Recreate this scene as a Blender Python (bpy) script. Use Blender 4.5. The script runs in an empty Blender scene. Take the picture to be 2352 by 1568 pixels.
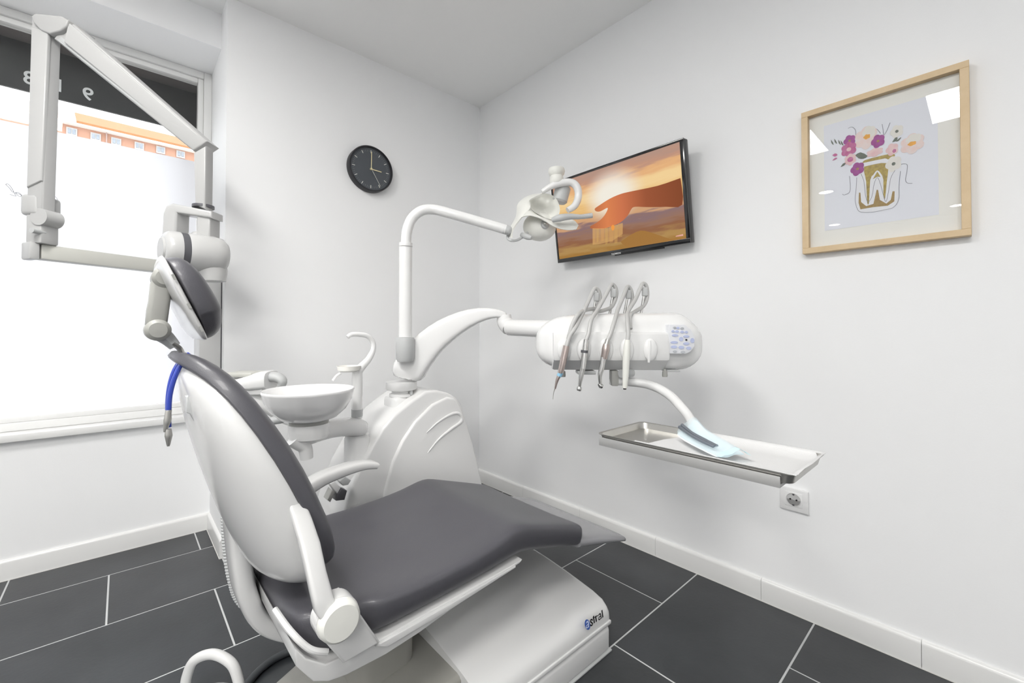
import bpy, bmesh, math, random
from mathutils import Vector, Matrix
random.seed(7)

# ------------------------------------------------------------------ camera, world, exposure
sc = bpy.context.scene
FPX, CXP, CYP = 984.92, 1176.0, 746.39           # focal length and principal point, pixels of the 2352 x 1568 frame
YAW, PITCH = math.radians(42.255), math.radians(.802)
CAM = Vector((-1.7685, -2.2693, .9969))
cd = bpy.data.cameras.new('camera'); cam = bpy.data.objects.new('camera', cd)
sc.collection.objects.link(cam); sc.camera = cam
cd.sensor_width = 36; cd.lens = FPX / 2352 * 36; cd.clip_start = .02; cd.clip_end = 500
cd.shift_y = (CYP - 784) / 2352
cam.location = CAM; cam.rotation_euler = (math.radians(90) + PITCH, 0, -YAW)

w = bpy.data.worlds.new('sky'); sc.world = w; w.use_nodes = True
bg = w.node_tree.nodes['Background']
bg.inputs['Color'].default_value = (.96, .975, 1, 1); bg.inputs['Strength'].default_value = 4.6
sc.view_settings.view_transform = 'Standard'; sc.view_settings.look = 'None'
sc.view_settings.gamma = 1; sc.view_settings.use_curve_mapping = False
sc.view_settings.exposure = 0.03
cy = sc.cycles; cy.use_light_tree = False; cy.max_bounces = 8; cy.diffuse_bounces = 6; cy.glossy_bounces = 3; cy.transmission_bounces = 3; cy.transparent_max_bounces = 8
cy.caustics_reflective = False; cy.caustics_refractive = False; cy.use_adaptive_sampling = True; cy.adaptive_threshold = .03
PANEL = 32.0                                      # radiance of the ceiling light panels
DOWN = 45.0

# ------------------------------------------------------------------ measuring helpers
FV = Vector((math.sin(YAW)*math.cos(PITCH), math.cos(YAW)*math.cos(PITCH), math.sin(PITCH)))
RV = Vector((math.cos(YAW), -math.sin(YAW), 0)); UV = RV.cross(FV)
FH = Vector((math.sin(YAW), math.cos(YAW), 0)); ZV = Vector((0, 0, 1))
def ray(px, py): return FV + RV*((px-CXP)/FPX) + UV*((CYP-py)/FPX)
def at(px, py, x=None, y=None, z=None):           # point of a sight line on an axis plane
    d = ray(px, py)
    t = (x-CAM.x)/d.x if x is not None else (y-CAM.y)/d.y if y is not None else (z-CAM.z)/d.z
    return CAM + d*t
def dp(px, py, depth): return CAM + ray(px, py)*depth
def onplane(px, py, p0, n):
    d = ray(px, py); return CAM + d*((p0-CAM).dot(n)/d.dot(n))

# ------------------------------------------------------------------ materials
MATS = {}
def mat(name, col, rough=.5, metal=0, spec=.5, coat=0, bump=0, bscale=60, var=0, vscale=4, emit=0, col2=None, trans=0):
    if name in MATS: return MATS[name]
    m = bpy.data.materials.new(name); m.use_nodes = True; nt = m.node_tree
    b = nt.nodes['Principled BSDF']
    b.inputs['Base Color'].default_value = (*col, 1); b.inputs['Roughness'].default_value = rough
    b.inputs['Metallic'].default_value = metal; b.inputs['Specular IOR Level'].default_value = spec
    b.inputs['Coat Weight'].default_value = coat; b.inputs['Coat Roughness'].default_value = .08
    if trans: b.inputs['Transmission Weight'].default_value = trans
    if emit:
        b.inputs['Emission Color'].default_value = (*col, 1); b.inputs['Emission Strength'].default_value = emit
    tc = nt.nodes.new('ShaderNodeTexCoord')
    if var or col2:
        n = nt.nodes.new('ShaderNodeTexNoise'); n.inputs['Scale'].default_value = vscale
        n.inputs['Detail'].default_value = 6 if col2 else 1; n.inputs['Roughness'].default_value = .6
        nt.links.new(tc.outputs['Object'], n.inputs['Vector'])
        r = nt.nodes.new('ShaderNodeValToRGB')
        r.color_ramp.elements[0].position = .3; r.color_ramp.elements[1].position = .72
        c2 = col2 or tuple(min(1, c*(1+var)) for c in col); c1 = col if col2 else tuple(c*(1-var) for c in col)
        r.color_ramp.elements[0].color = (*c1, 1); r.color_ramp.elements[1].color = (*c2, 1)
        nt.links.new(n.outputs['Fac'], r.inputs['Fac']); nt.links.new(r.outputs['Color'], b.inputs['Base Color'])
    if bump:
        n2 = nt.nodes.new('ShaderNodeTexNoise'); n2.inputs['Scale'].default_value = bscale; n2.inputs['Detail'].default_value = 1
        nt.links.new(tc.outputs['Object'], n2.inputs['Vector'])
        bp = nt.nodes.new('ShaderNodeBump'); bp.inputs['Strength'].default_value = bump; bp.inputs['Distance'].default_value = .002
        nt.links.new(n2.outputs['Fac'], bp.inputs['Height']); nt.links.new(bp.outputs['Normal'], b.inputs['Normal'])
    MATS[name] = m; return m
def glass_mat(name, tint, ior=1.5, rough=0.0):
    m = bpy.data.materials.new(name); m.use_nodes = True; nt = m.node_tree; nt.nodes.clear()
    o = nt.nodes.new('ShaderNodeOutputMaterial'); mx = nt.nodes.new('ShaderNodeMixShader')
    t = nt.nodes.new('ShaderNodeBsdfTransparent'); g = nt.nodes.new('ShaderNodeBsdfGlossy'); f = nt.nodes.new('ShaderNodeFresnel')
    t.inputs['Color'].default_value = (*tint, 1); g.inputs['Roughness'].default_value = rough; f.inputs['IOR'].default_value = ior
    # thin pane: both faces reflect like air to glass, since the ray is not bent inside
    ge = nt.nodes.new('ShaderNodeNewGeometry'); mr = nt.nodes.new('ShaderNodeMapRange')
    mr.inputs['To Min'].default_value = ior; mr.inputs['To Max'].default_value = 1/ior
    nt.links.new(ge.outputs['Backfacing'], mr.inputs['Value']); nt.links.new(mr.outputs[0], f.inputs['IOR'])
    nt.links.new(f.outputs[0], mx.inputs[0]); nt.links.new(t.outputs[0], mx.inputs[1]); nt.links.new(g.outputs[0], mx.inputs[2])
    nt.links.new(mx.outputs[0], o.inputs['Surface']); MATS[name] = m; return m
def film_mat(name, col, tr=.8, clear=0.0):
    m = bpy.data.materials.new(name); m.use_nodes = True; nt = m.node_tree; nt.nodes.clear()
    o = nt.nodes.new('ShaderNodeOutputMaterial'); mx = nt.nodes.new('ShaderNodeMixShader')
    t = nt.nodes.new('ShaderNodeBsdfTranslucent'); d = nt.nodes.new('ShaderNodeBsdfDiffuse')
    t.inputs['Color'].default_value = (*col, 1); d.inputs['Color'].default_value = (*col, 1); mx.inputs[0].default_value = tr
    nt.links.new(d.outputs[0], mx.inputs[1]); nt.links.new(t.outputs[0], mx.inputs[2])
    last = mx
    if clear:
        m2 = nt.nodes.new('ShaderNodeMixShader'); tp = nt.nodes.new('ShaderNodeBsdfTransparent'); m2.inputs[0].default_value = clear
        nt.links.new(mx.outputs[0], m2.inputs[1]); nt.links.new(tp.outputs[0], m2.inputs[2]); last = m2
    nt.links.new(last.outputs[0], o.inputs['Surface']); MATS[name] = m; return m
WALL = mat('wall_paint', (.88, .885, .89), .75, spec=.25, bump=.06, bscale=220)
CEIL = mat('ceiling_paint', (.95, .95, .945), .85, spec=.2, bump=.05, bscale=200)
SKIRT = mat('skirting_tile', (.80, .80, .79), .25, spec=.5, var=.015, vscale=3)
GROUT = mat('grout', (.60, .61, .61), .8, bump=.1, bscale=300)
TILES = [mat('slate_tile_%d' % i, c, .33, spec=.55, col2=d, vscale=3.1+i*.4, bump=.12, bscale=90)
         for i, (c, d) in enumerate([((.021, .023, .026), (.042, .046, .050)), ((.024, .026, .028), (.046, .049, .053)), ((.022, .024, .027), (.038, .043, .048))])]
FRAMEP = mat('white_window_frame', (.80, .80, .79), .35, var=.01)
WHITE = mat('white_gloss_plastic', (.69, .69, .685), .22, spec=.5, coat=.25, var=.012, vscale=2)
UWHITE = mat('unit_white_plastic', (.82, .82, .815), .22, spec=.5, coat=.25, var=.012, vscale=2)
UWHITE2 = mat('unit_satin_plastic', (.79, .79, .785), .4, var=.012, vscale=2)
WHITE2 = mat('white_satin_plastic', (.68, .68, .675), .4, var=.012, vscale=2)
IVORY = mat('ivory_plastic', (.80, .80, .755), .35, var=.012, vscale=2)
BEIGE = mat('beige_grey_enamel', (.56, .56, .52), .45, var=.015, vscale=3)
LGREY = mat('light_grey_plastic', (.52, .53, .53), .4, var=.015, vscale=3)
MGREY = mat('mid_grey_plastic', (.36, .36, .34), .45, var=.02, vscale=3)
DGREY = mat('dark_grey_plastic', (.10, .10, .11), .4, var=.03, vscale=5)
BLACK = mat('black_plastic', (.012, .012, .013), .3, var=.05, vscale=5)
LEATHER = mat('charcoal_vinyl', (.082, .081, .092), .42, spec=.45, coat=.12, bump=.10, bscale=420, var=.03, vscale=9)
VINYL = mat('clear_grey_vinyl_cover', (.27, .27, .285), .25, spec=.5, coat=.3, var=.02)
CHROME = mat('brushed_steel', (.66, .655, .64), .22, metal=1, var=.02, vscale=20)
STEEL = mat('satin_steel', (.52, .51, .485), .33, metal=.95, var=.02, vscale=25)
BRONZE = mat('rosy_steel', (.55, .47, .44), .3, metal=1, var=.02, vscale=20)
BLUE = mat('royal_blue_plastic', (.02, .05, .38), .3, coat=.2, var=.03)
OAK = mat('pale_oak', (.62, .46, .27), .5, col2=(.70, .54, .34), vscale=16, bump=.1, bscale=120)
def emitter(name, col, s):
    m = bpy.data.materials.new(name); m.use_nodes = True; nt = m.node_tree; nt.nodes.clear()
    o = nt.nodes.new('ShaderNodeOutputMaterial'); e = nt.nodes.new('ShaderNodeEmission')
    e.inputs['Color'].default_value = (*col, 1); e.inputs['Strength'].default_value = s
    nt.links.new(e.outputs[0], o.inputs['Surface']); MATS[name] = m; return m

# ------------------------------------------------------------------ mesh builder
COL = sc.collection
class MB:
    def __init__(s): s.bm = bmesh.new()
    def _add(s, vs, fs):
        b = [s.bm.verts.new(v) for v in vs]
        for f in fs:
            try: s.bm.faces.new([b[i] for i in f])
            except ValueError: pass
        return b
    def box(s, lo, hi, bev=0, seg=2, rot=None, piv=None):
        lo, hi = Vector(lo), Vector(hi); t = bmesh.new(); bmesh.ops.create_cube(t, size=1)
        c, d = (lo+hi)/2, hi-lo
        for v in t.verts: v.co = Vector((v.co.x*d.x, v.co.y*d.y, v.co.z*d.z))
        if bev: bmesh.ops.bevel(t, geom=t.edges[:], offset=bev, segments=seg, affect='EDGES', profile=.5)
        for v in t.verts:
            q = v.co if rot is None else rot @ v.co
            v.co = q + c
        s.merge(t); return s
    def obox(s, c, ax, ay, az, bev=0, seg=2):       # box with half-axis vectors
        t = bmesh.new(); bmesh.ops.create_cube(t, size=2)
        L = (ax.length, ay.length, az.length); X, Y, Z = ax.normalized(), ay.normalized(), az.normalized()
        for v in t.verts: v.co = Vector((v.co.x*L[0], v.co.y*L[1], v.co.z*L[2]))
        if bev: bmesh.ops.bevel(t, geom=t.edges[:], offset=bev, segments=seg, affect='EDGES', profile=.5)
        for v in t.verts: v.co = c + X*v.co.x + Y*v.co.y + Z*v.co.z
        s.merge(t); return s
    def merge(s, t):
        t.verts.index_update(); m = bpy.data.meshes.new('tmp'); t.to_mesh(m); t.free()
        s.bm.from_mesh(m); bpy.data.meshes.remove(m)
    def loft(s, rings, cap=True, closed=False):
        n = len(rings[0]); vs = [p for r in rings for p in r]; fs = []
        k = len(rings)
        for i in range(k if closed else k-1):
            a, b = i*n, ((i+1) % k)*n
            for j in range(n): fs.append((a+j, a+(j+1) % n, b+(j+1) % n, b+j))
        if cap and not closed: fs += [tuple(range(n-1, -1, -1)), tuple(range((k-1)*n, k*n))]
        s._add(vs, fs); return s
    def tube(s, path, r, n=12, smooth=0, cap=True, flat=1.0, up=None):
        path = [Vector(p) for p in path]
        if not isinstance(r, (list, tuple)): r = [r]*len(path)
        if smooth: path, r = catmull(path, r, smooth)
        T = [(path[min(i+1, len(path)-1)]-path[max(i-1, 0)]).normalized() for i in range(len(path))]
        a = up or (ZV if abs(T[0].z) < .9 else Vector((1, 0, 0)))
        rings = []; N = (a - T[0]*a.dot(T[0])).normalized()
        for p, t, q in zip(path, T, r):
            N = (N - t*N.dot(t)).normalized(); B = t.cross(N)
            rings.append([p + N*(q*math.cos(2*math.pi*j/n)) + B*(q*flat*math.sin(2*math.pi*j/n)) for j in range(n)])
        return s.loft(rings, cap)
    def cyl(s, a, b, r, r2=None, n=24): return s.tube([a, b], [r, r if r2 is None else r2], n)
    def lathe(s, prof, o, ax=ZV, n=32, cap=True):
        o = Vector(o); ax = Vector(ax).normalized(); h = Vector((1, 0, 0)) if abs(ax.x) < .9 else Vector((0, 1, 0))
        X = (h - ax*h.dot(ax)).normalized(); Y = ax.cross(X)
        return s.loft([[o + ax*z + X*(r*math.cos(2*math.pi*j/n)) + Y*(r*math.sin(2*math.pi*j/n)) for j in range(n)] for r, z in prof], cap)
    def ball(s, c, r, seg=20):
        r = r if isinstance(r, (tuple, list)) else (r, r, r); t = bmesh.new()
        bmesh.ops.create_uvsphere(t, u_segments=seg, v_segments=seg//2, radius=1)
        for v in t.verts: v.co = Vector((v.co.x*r[0], v.co.y*r[1], v.co.z*r[2])) + Vector(c)
        s.merge(t); return s
    def prism(s, pts, ext, bev=0, seg=3):            # planar polygon (3D points) pushed along ext
        t = bmesh.new(); ext = Vector(ext)
        a = [t.verts.new(p) for p in pts]; b = [t.verts.new(Vector(p)+ext) for p in pts]; n = len(a)
        t.faces.new(a); t.faces.new(b[::-1])
        for i in range(n): t.faces.new((a[i], b[i], b[(i+1) % n], a[(i+1) % n]))
        bmesh.ops.recalc_face_normals(t, faces=t.faces[:])
        if bev:
            es = [e for e in t.edges if (e.verts[0] in a) == (e.verts[1] in a)]
            bmesh.ops.bevel(t, geom=es, offset=bev, segments=seg, affect='EDGES', profile=.5, clamp_overlap=True)
        s.merge(t); return s
    def grid(s, rows, thick=0):
        n = len(rows[0]); vs = [p for r in rows for p in r]
        fs = [(i*n+j, i*n+j+1, (i+1)*n+j+1, (i+1)*n+j) for i in range(len(rows)-1) for j in range(n-1)]
        s._add(vs, fs)
        if thick:
            bmesh.ops.recalc_face_normals(s.bm, faces=s.bm.faces[:])
            bmesh.ops.solidify(s.bm, geom=s.bm.faces[:], thickness=thick)
        return s
    def flat(s, pts): s._add([Vector(p) for p in pts], [tuple(range(len(pts)))]); return s
    def ribbon(s, path, wd, nrm):                    # flat stroke lying in a plane with normal nrm
        path = [Vector(p) for p in path]; L = []; Rr = []
        wd = wd if isinstance(wd, (list, tuple)) else [wd]*len(path)
        for i, p in enumerate(path):
            t = (path[min(i+1, len(path)-1)]-path[max(i-1, 0)]).normalized(); sd = t.cross(nrm).normalized()*wd[i]/2
            L.append(p+sd); Rr.append(p-sd)
        n = len(path); s._add(L+Rr, [(i, i+1, n+i+1, n+i) for i in range(n-1)]); return s
def catmull(path, r, k):
    P = [path[0]] + path + [path[-1]]; q = [r[0]] + list(r) + [r[-1]]; o, ro = [], []
    for i in range(1, len(P)-2):
        for j in range(k):
            t = j/k; a, b, c, d = P[i-1], P[i], P[i+1], P[i+2]
            o.append(.5*((2*b)+(c-a)*t+(2*a-5*b+4*c-d)*t*t+(3*b-a-3*c+d)*t**3)); ro.append(q[i]+(q[i+1]-q[i])*t)
    o.append(path[-1]); ro.append(r[-1]); return o, ro
def smooth_path(path, k=6): return catmull([Vector(p) for p in path], [0]*len(path), k)[0]

def rootloc(p):
    while p.parent: p = p.parent
    return Vector(p.location)
def put(name, mb, m, parent=None, smooth=35, label=None, recalc=True, sub=0):
    bm = mb.bm
    if recalc: bmesh.ops.recalc_face_normals(bm, faces=bm.faces[:])
    if parent is not None: off = rootloc(parent)
    else:
        xs = [v.co for v in bm.verts]
        off = Vector(((min(v.x for v in xs)+max(v.x for v in xs))/2, (min(v.y for v in xs)+max(v.y for v in xs))/2, min(v.z for v in xs)))
    for v in bm.verts: v.co -= off
    me = bpy.data.meshes.new(name); bm.to_mesh(me); bm.free()
    me.materials.append(m)
    if smooth:
        me.shade_smooth()
        if smooth < 180: me.set_sharp_from_angle(angle=math.radians(smooth))
    o = bpy.data.objects.new(name, me); COL.objects.link(o)
    if parent is None: o.location = off
    else: o.parent = parent
    if label: o['label'] = label
    if sub:
        s = o.modifiers.new('smooth', 'SUBSURF'); s.levels = sub; s.render_levels = sub
    return o
def tag(o, label, cat, group=None):
    o['label'] = label; o['category'] = cat
    if group: o['group'] = group
    return o
def thing(name, loc, label, cat, group=None):
    o = bpy.data.objects.new(name, None); COL.objects.link(o); o.location = Vector(loc); o.empty_display_size = .05
    return tag(o, label, cat, group)
def struct(o): o['kind'] = 'structure'; return o
def sgn_pow(v, e): return math.copysign(abs(v)**e, v)
def sring(c, a, b, ea=.6, eb=.6, n=28):              # superellipse ring around c with half-axis vectors a, b
    return [c + a*sgn_pow(math.cos(2*math.pi*j/n), ea) + b*sgn_pow(math.sin(2*math.pi*j/n), eb) for j in range(n)]

# ================================================================== THE ROOM
CH = 2.5; XL = -6.2; YR = -4.3; XC = -1.4336; YW = .378; WT = 2.335; WB = .553; WXL = -3.9
struct(put('ceiling', MB().box((XL-.15, YR-.15, CH), (.15, .65, CH+.1)), CEIL, smooth=0))
struct(put('wall_right', MB().box((0, YR-.15, -.05), (.15, .65, CH)), WALL, smooth=0))
struct(put('wall_back', MB().box((XC, 0, -.05), (0, .65, CH)), WALL, smooth=0))
wb = MB().box((XL, YW, -.05), (XC, .65, WB)).box((XL, .15, WT), (XC, .65, CH)).box((XL, YW, WB), (WXL, .65, WT))
struct(put('wall_window', wb, WALL, smooth=0))
struct(put('wall_left', MB().box((XL-.15, YR-.15, -.05), (XL, .65, CH)), WALL, smooth=0))
struct(put('wall_rear', MB().box((XL, YR-.15, -.05), (0, YR, CH)), WALL, smooth=0))

floor = struct(put('floor', MB().box((XL, YR, -.05), (0, YW, -.0009)), GROUT, smooth=0))
TX, TY, GJ = .6, .4035, .0055
cache = {}
def tile(x0, x1, y0, y1, i):
    x0, x1, y0, y1 = max(x0, XL)+GJ/2, min(x1, 0)-GJ/2, max(y0, YR)+GJ/2, min(y1, YW)-GJ/2
    if y1 > .005 and x0 > XC: return
    if x1-x0 < .02 or y1-y0 < .02: return
    w_, d_ = round(x1-x0, 4), round(y1-y0, 4); k = (w_, d_, i % 3)
    if k not in cache:
        t = bmesh.new(); bmesh.ops.create_cube(t, size=1)
        for v in t.verts: v.co = Vector((v.co.x*w_, v.co.y*d_, v.co.z*.006))
        bmesh.ops.bevel(t, geom=[e for e in t.edges if e.verts[0].co.z > 0 and e.verts[1].co.z > 0], offset=.0004, segments=1, affect='EDGES')
        me = bpy.data.meshes.new('tile'); t.to_mesh(me); t.free(); me.materials.append(TILES[i % 3]); cache[k] = me
    o = bpy.data.objects.new('tile', cache[k]); COL.objects.link(o); o.parent = floor
    o.location = Vector(((x0+x1)/2, (y0+y1)/2, -.003)) - floor.location
for k in range(-1, 12):
    yt = .148 - TY*k; yb = yt - TY
    ox = -1.49 if k % 2 else -1.80
    ox = {True: -1.80, False: -1.495}[k % 2 == 0]
    for j in range(-9, 5):
        x0 = ox + TX*j
        if x0 > 0 or x0 + TX < XL: continue
        x1 = x0 + TX
        if yb < 0 < yt and x1 > XC:                    # the row under the wall step
            if x0 < XC: tile(x0, XC, yb, yt, j+2*k+40)
            tile(max(x0, XC), x1, yb, 0, j+2*k+40)
        else: tile(x0, x1, yb, yt, j*2+k*3+41)

def skirt(name, p0, p1, seams, nrm):
    """skirting tiles from p0 to p1; nrm points into the room"""
    p0, p1, nrm = Vector(p0), Vector(p1), Vector(nrm); d = (p1-p0).normalized(); L = (p1-p0).length
    o = bpy.data.objects.new(name, None); COL.objects.link(o); o.location = p0; struct(o)
    cuts = [0] + sorted(s for s in seams if 0.02 < s < L-.02) + [L]
    for a, b in zip(cuts, cuts[1:]):
        a2, b2 = p0 + d*(a+.0006), p0 + d*(b-.0006)
        prof = [(0, 0), (.012, 0), (.012, .070), (.0105, .0765), (.006, .0805), (0, .082)]
        mb = MB().loft([[q + nrm*u + ZV*v for u, v in prof] for q in (a2, b2)])
        put('skirting_tile', mb, SKIRT, o, smooth=40)
    g = MB().obox(p0 + d*L/2 + nrm*.006 + ZV*.001, d*L/2, nrm*.0075, ZV*.0012)
    put('grout_line', g, mat('white_grout', (.72, .71, .68), .8, var=.02), o, smooth=0)
skirt('baseboard_right', (0, 0, 0), (0, YR, 0), [.43, .855, 1.28, 1.705, 2.135, 2.56, 2.99, 3.42, 3.85], (-1, 0, 0))
skirt('baseboard_back', (0, 0, 0), (XC, 0, 0), [.43, .86, 1.29], (0, -1, 0))
skirt('baseboard_column', (XC, -.012, 0), (XC, YW, 0), [], (-1, 0, 0))
skirt('baseboard_window', (XC, YW, 0), (XL, YW, 0), [.9+.43*i for i in range(9)], (0, -1, 0))

# ------------------------------------------------------------------ window
win = bpy.data.objects.new('window_1', None); COL.objects.link(win); win.location = ((WXL+XC)/2, .45, WB); struct(win)
def rails(x0, x1, z0, z1, wd, ya, yb, bev=.004):
    mb = MB()
    mb.box((x0, ya, z0), (x0+wd, yb, z1), bev).box((x1-wd, ya, z0), (x1, yb, z1), bev)
    mb.box((x0+wd, ya, z0), (x1-wd, yb, z0+wd), bev).box((x0+wd, ya, z1-wd), (x1-wd, yb, z1), bev); return mb
put('outer_frame', rails(WXL, XC, WB+.03, WT, .034, .43, .50), FRAMEP, win)
MX = -2.32
put('mullion', MB().box((MX-.035, .43, WB+.064), (MX+.035, .5, WT-.034), .004), FRAMEP, win)
put('sash', rails(MX+.035, XC-.034, WB+.064, WT-.034, .024, .442, .488), FRAMEP, win)
put('sash', rails(WXL+.034, MX-.035, WB+.064, WT-.034, .024, .442, .488), FRAMEP, win)
GL = glass_mat('window_glass', (.98, .99, .985))
FILM = film_mat('frosted_film', (.74, .74, .755), .95)
FILMTOP = 1.872
for a, b in ((MX+.059, XC-.058), (WXL+.058, MX-.059)):
    put('pane', MB().box((a, .466, WB+.088), (b, .470, WT-.058)), GL, win, smooth=0)
    put('frosted_film', MB().box((a+.001, .4625, WB+.089), (b-.001, .4635, .869)), FILM, win, smooth=0)
    put('frosted_film', MB().box((a+.001, .4625, .8745), (b-.001, .4635, FILMTOP)), FILM, win, smooth=0)
put('window_sill', MB().box((WXL, .345, WB), (XC-.001, .45, WB+.03), .004), FRAMEP, win)
# handwritten mark on the frosting, seen in part beside the X-ray arm
INK = mat('grey_ink', (.12, .12, .13), .6, var=.05)
def fz(x, y): return at(x/4.9, 200+y/4.9, y=.4615)
for i, st in enumerate(([(65, 1095), (85, 1088), (120, 1120), (150, 1170), (140, 1180), (110, 1140), (75, 1105), (62, 1092)],
           [(150, 1170), (165, 1200), (180, 1225), (150, 1220), (110, 1205)],
           [(165, 1190), (205, 1185), (235, 1210), (235, 1230), (210, 1225), (175, 1190), (220, 1205), (275, 1225)],
           [(600, 1215), (640, 1250), (655, 1290), (640, 1310), (610, 1300), (600, 1290)], [(600, 1330), (640, 1360)],
           [(330, 1230), (380, 1220), (420, 1260), (470, 1250), (520, 1280), (560, 1270), (600, 1290)])):
    put('handwriting', MB().ribbon(smooth_path([fz(*p) for p in st], 5), .0016, Vector((0, 1, 0))), INK, win, smooth=0)

# ------------------------------------------------------------------ outside the window
struct(put('ground', MB().box((-60, .66, -.35), (60, 70, -.2)), mat('pavement', (.45, .44, .43), .9, var=.06, vscale=.6), smooth=0))
struct(put('wall_outside', MB().box((-9, .652, -.3), (WXL, .70, 4)).box((XC+.0, .652, -.3), (3, .70, 4)).box((WXL, .652, -.3), (XC, .70, WB)), mat('facade_render', (.55, .47, .42), .9, var=.05), smooth=0))
aw = thing('awning_sign', (-2.3, .63, 2.08), 'dark grey sign board with pale mirrored digits hanging outside above the window', 'sign')
AWD = mat('anthracite_board', (.028, .028, .030), .55, var=.06, vscale=8)
BRN = mat('brown_soffit', (.10, .083, .08), .7, var=.05, vscale=8)
put('sign_board', MB().box((WXL, .63, 2.082), (XC-.045, .645, 2.30), .001), AWD, aw)
put('soffit', MB().box((WXL, .502, 2.30), (XC, .66, 2.33), .001), BRN, aw)
put('side_reveal', MB().box((XC-.045, .502, .56), (XC, .66, 2.30), .001), BRN, aw)
LET = mat('pale_letters', (.88, .88, .9), .6, emit=.0, var=.02)
def letter(ch, px, py, h):
    cu = bpy.data.curves.new('t', 'FONT'); cu.body = ch; cu.size = h; cu.extrude = .001; cu.align_x = 'CENTER'; cu.offset = .0012
    ob = bpy.data.objects.new('t', cu); COL.objects.link(ob)
    dg = bpy.context.evaluated_depsgraph_get(); me = bpy.data.meshes.new_from_object(ob.evaluated_get(dg))
    bpy.data.objects.remove(ob); bpy.data.curves.remove(cu)
    p = at(px, py, y=.6285) - aw.location
    me.transform(Matrix.Translation(p) @ Matrix.Rotation(math.radians(90), 4, 'X') @ Matrix.Scale(-1, 4, (1, 0, 0)))
    me.materials.clear(); me.materials.append(LET)
    o = bpy.data.objects.new('digit', me); COL.objects.link(o); o.parent = aw
    o['label'] = 'pale digit %s seen from behind' % ch
letter('8', 68, 193, .082); letter('1', 137, 210, .082); letter('9', 202, 229, .082)

bl = thing('apartment_building', (-3, 55, -.2), 'peach coloured apartment block with orange roof across the street', 'building')
PEACH = mat('peach_render', (.36, .20, .14), .9, var=.04, vscale=.5); ROOF = mat('orange_tiles', (.27, .125, .052), .9, var=.06, vscale=1)
def b55(px, py): return at(px, py, y=55)
ev = b55(150, 282).z; x0b = b55(-60, 240).x; x1b = b55(470, 350).x
put('wall', MB().box((x0b, 55, -.2), (x1b, 66, ev)), PEACH, bl, smooth=0)
put('roof', MB().prism([Vector((x0b-.4, 54.4, ev)), Vector((x0b-.4, 54.4, ev+.25)), Vector((x0b-.4, 60, ev+3)), Vector((x0b-.4, 66, ev+.2))], (x1b-x0b+.8, 0, 0)), ROOF, bl, smooth=0)
put('eave', MB().box((x0b-.5, 54.3, ev-.12), (x1b+.5, 55, ev)), mat('white_eave', (.8, .78, .75), .8, var=.02), bl, smooth=0)
gb = MB().prism([b55(-70, 235), b55(32, 240), b55(0, 212), b55(-40, 180)], (0, 6, 0)); put('gable', gb, ROOF, bl, smooth=0)
WINF = mat('white_shutter', (.36, .36, .36), .7, var=.02); PANE = mat('pale_pane', (.20, .23, .27), .2, var=.1)
for px, py in ((165, 303), (220, 315), (267, 326), (320, 336), (369, 345), (415, 355)):
    c = b55(px, py); f = put('window', MB().box((c.x-.36, 54.9, c.z-.36), (c.x+.36, 55, c.z+.36)), WINF, bl, smooth=0)
    put('pane', MB().box((c.x-.25, 54.85, c.z-.2), (c.x-.05, 54.9, c.z+.24)).box((c.x+.05, 54.85, c.z-.2), (c.x+.25, 54.9, c.z+.24)), PANE, f, smooth=0)
c = b55(245, 315); put('drainpipe', MB().tube([(c.x, 54.8, ev-.1), (c.x, 54.8, c.z-.6), (c.x+.5, 54.8, c.z-.8)], .06, 8), mat('dark_pipe', (.3, .22, .2), .6, var=.02), bl)

# ------------------------------------------------------------------ ceiling lights
PE = emitter('lit_diffuser', (1, .985, .96), PANEL); DE = emitter('lit_downlight', (1, .97, .93), DOWN)
def panel(x, y, label):
    h = .29; t = thing('ceiling_panel', (x, y, CH-.012), label, 'ceiling light', 'square ceiling light panels')
    mb = MB(); 
    for a, b, c, d in ((-h, -h, h, -h+.015), (-h, h-.015, h, h), (-h, -h+.015, -h+.015, h-.015), (h-.015, -h+.015, h, h-.015)):
        mb.box((x+a, y+b, CH-.012), (x+c, y+d, CH-.0005))
    put('frame', mb, WHITE2, t, smooth=0)
    put('diffuser', MB().box((x-h+.015, y-h+.015, CH-.009), (x+h-.015, y+h-.015, CH-.002)), PE, t, smooth=0)
panel(-2.30, -1.145, 'square lit ceiling panel, the nearer of two to the window')
panel(-2.30, -2.31, 'square lit ceiling panel, the farther of two from the window')
panel(-4.60, -2.75, 'unseen square panel added for fill light in the far left part, nearer the window')  # invented panel out of view, gives soft fill from the left
panel(-4.60, -3.80, 'unseen square panel added for fill light in the far left corner')  # likewise added out of view to raise the ambient light
panel(-3.45, -3.475, 'unseen square panel added for fill light nearest the rear wall, between the others')  # another unseen panel, added to soften the shadows
def downlight(x, y, label):
    t = thing('downlight', (x, y, CH-.01), label, 'ceiling light', 'round recessed downlights')
    put('trim_ring', MB().lathe([(.062, 0), (.085, 0), (.085, .009), (.062, .009), (.062, 0)], (x, y, CH-.01), cap=False), WHITE2, t)
    put('lens', MB().lathe([(.0, .002), (.06, .002), (.06, .008), (0, .008)], (x, y, CH-.01), cap=False), DE, t)
downlight(-3.86, -1.14, 'round downlight nearest the square panels')
downlight(-5.67, -.87, 'round downlight at the left wall, nearer the window')
downlight(-5.6, -2.07, 'round downlight at the left wall, farther from the window')

# ================================================================== DENTAL CHAIR
CY0 = -1.18                                           # the chair's middle plane
chair = thing('dental_chair', (-1.0, CY0, 0), 'white dental chair with charcoal vinyl upholstery facing the right wall', 'dental chair')
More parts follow.
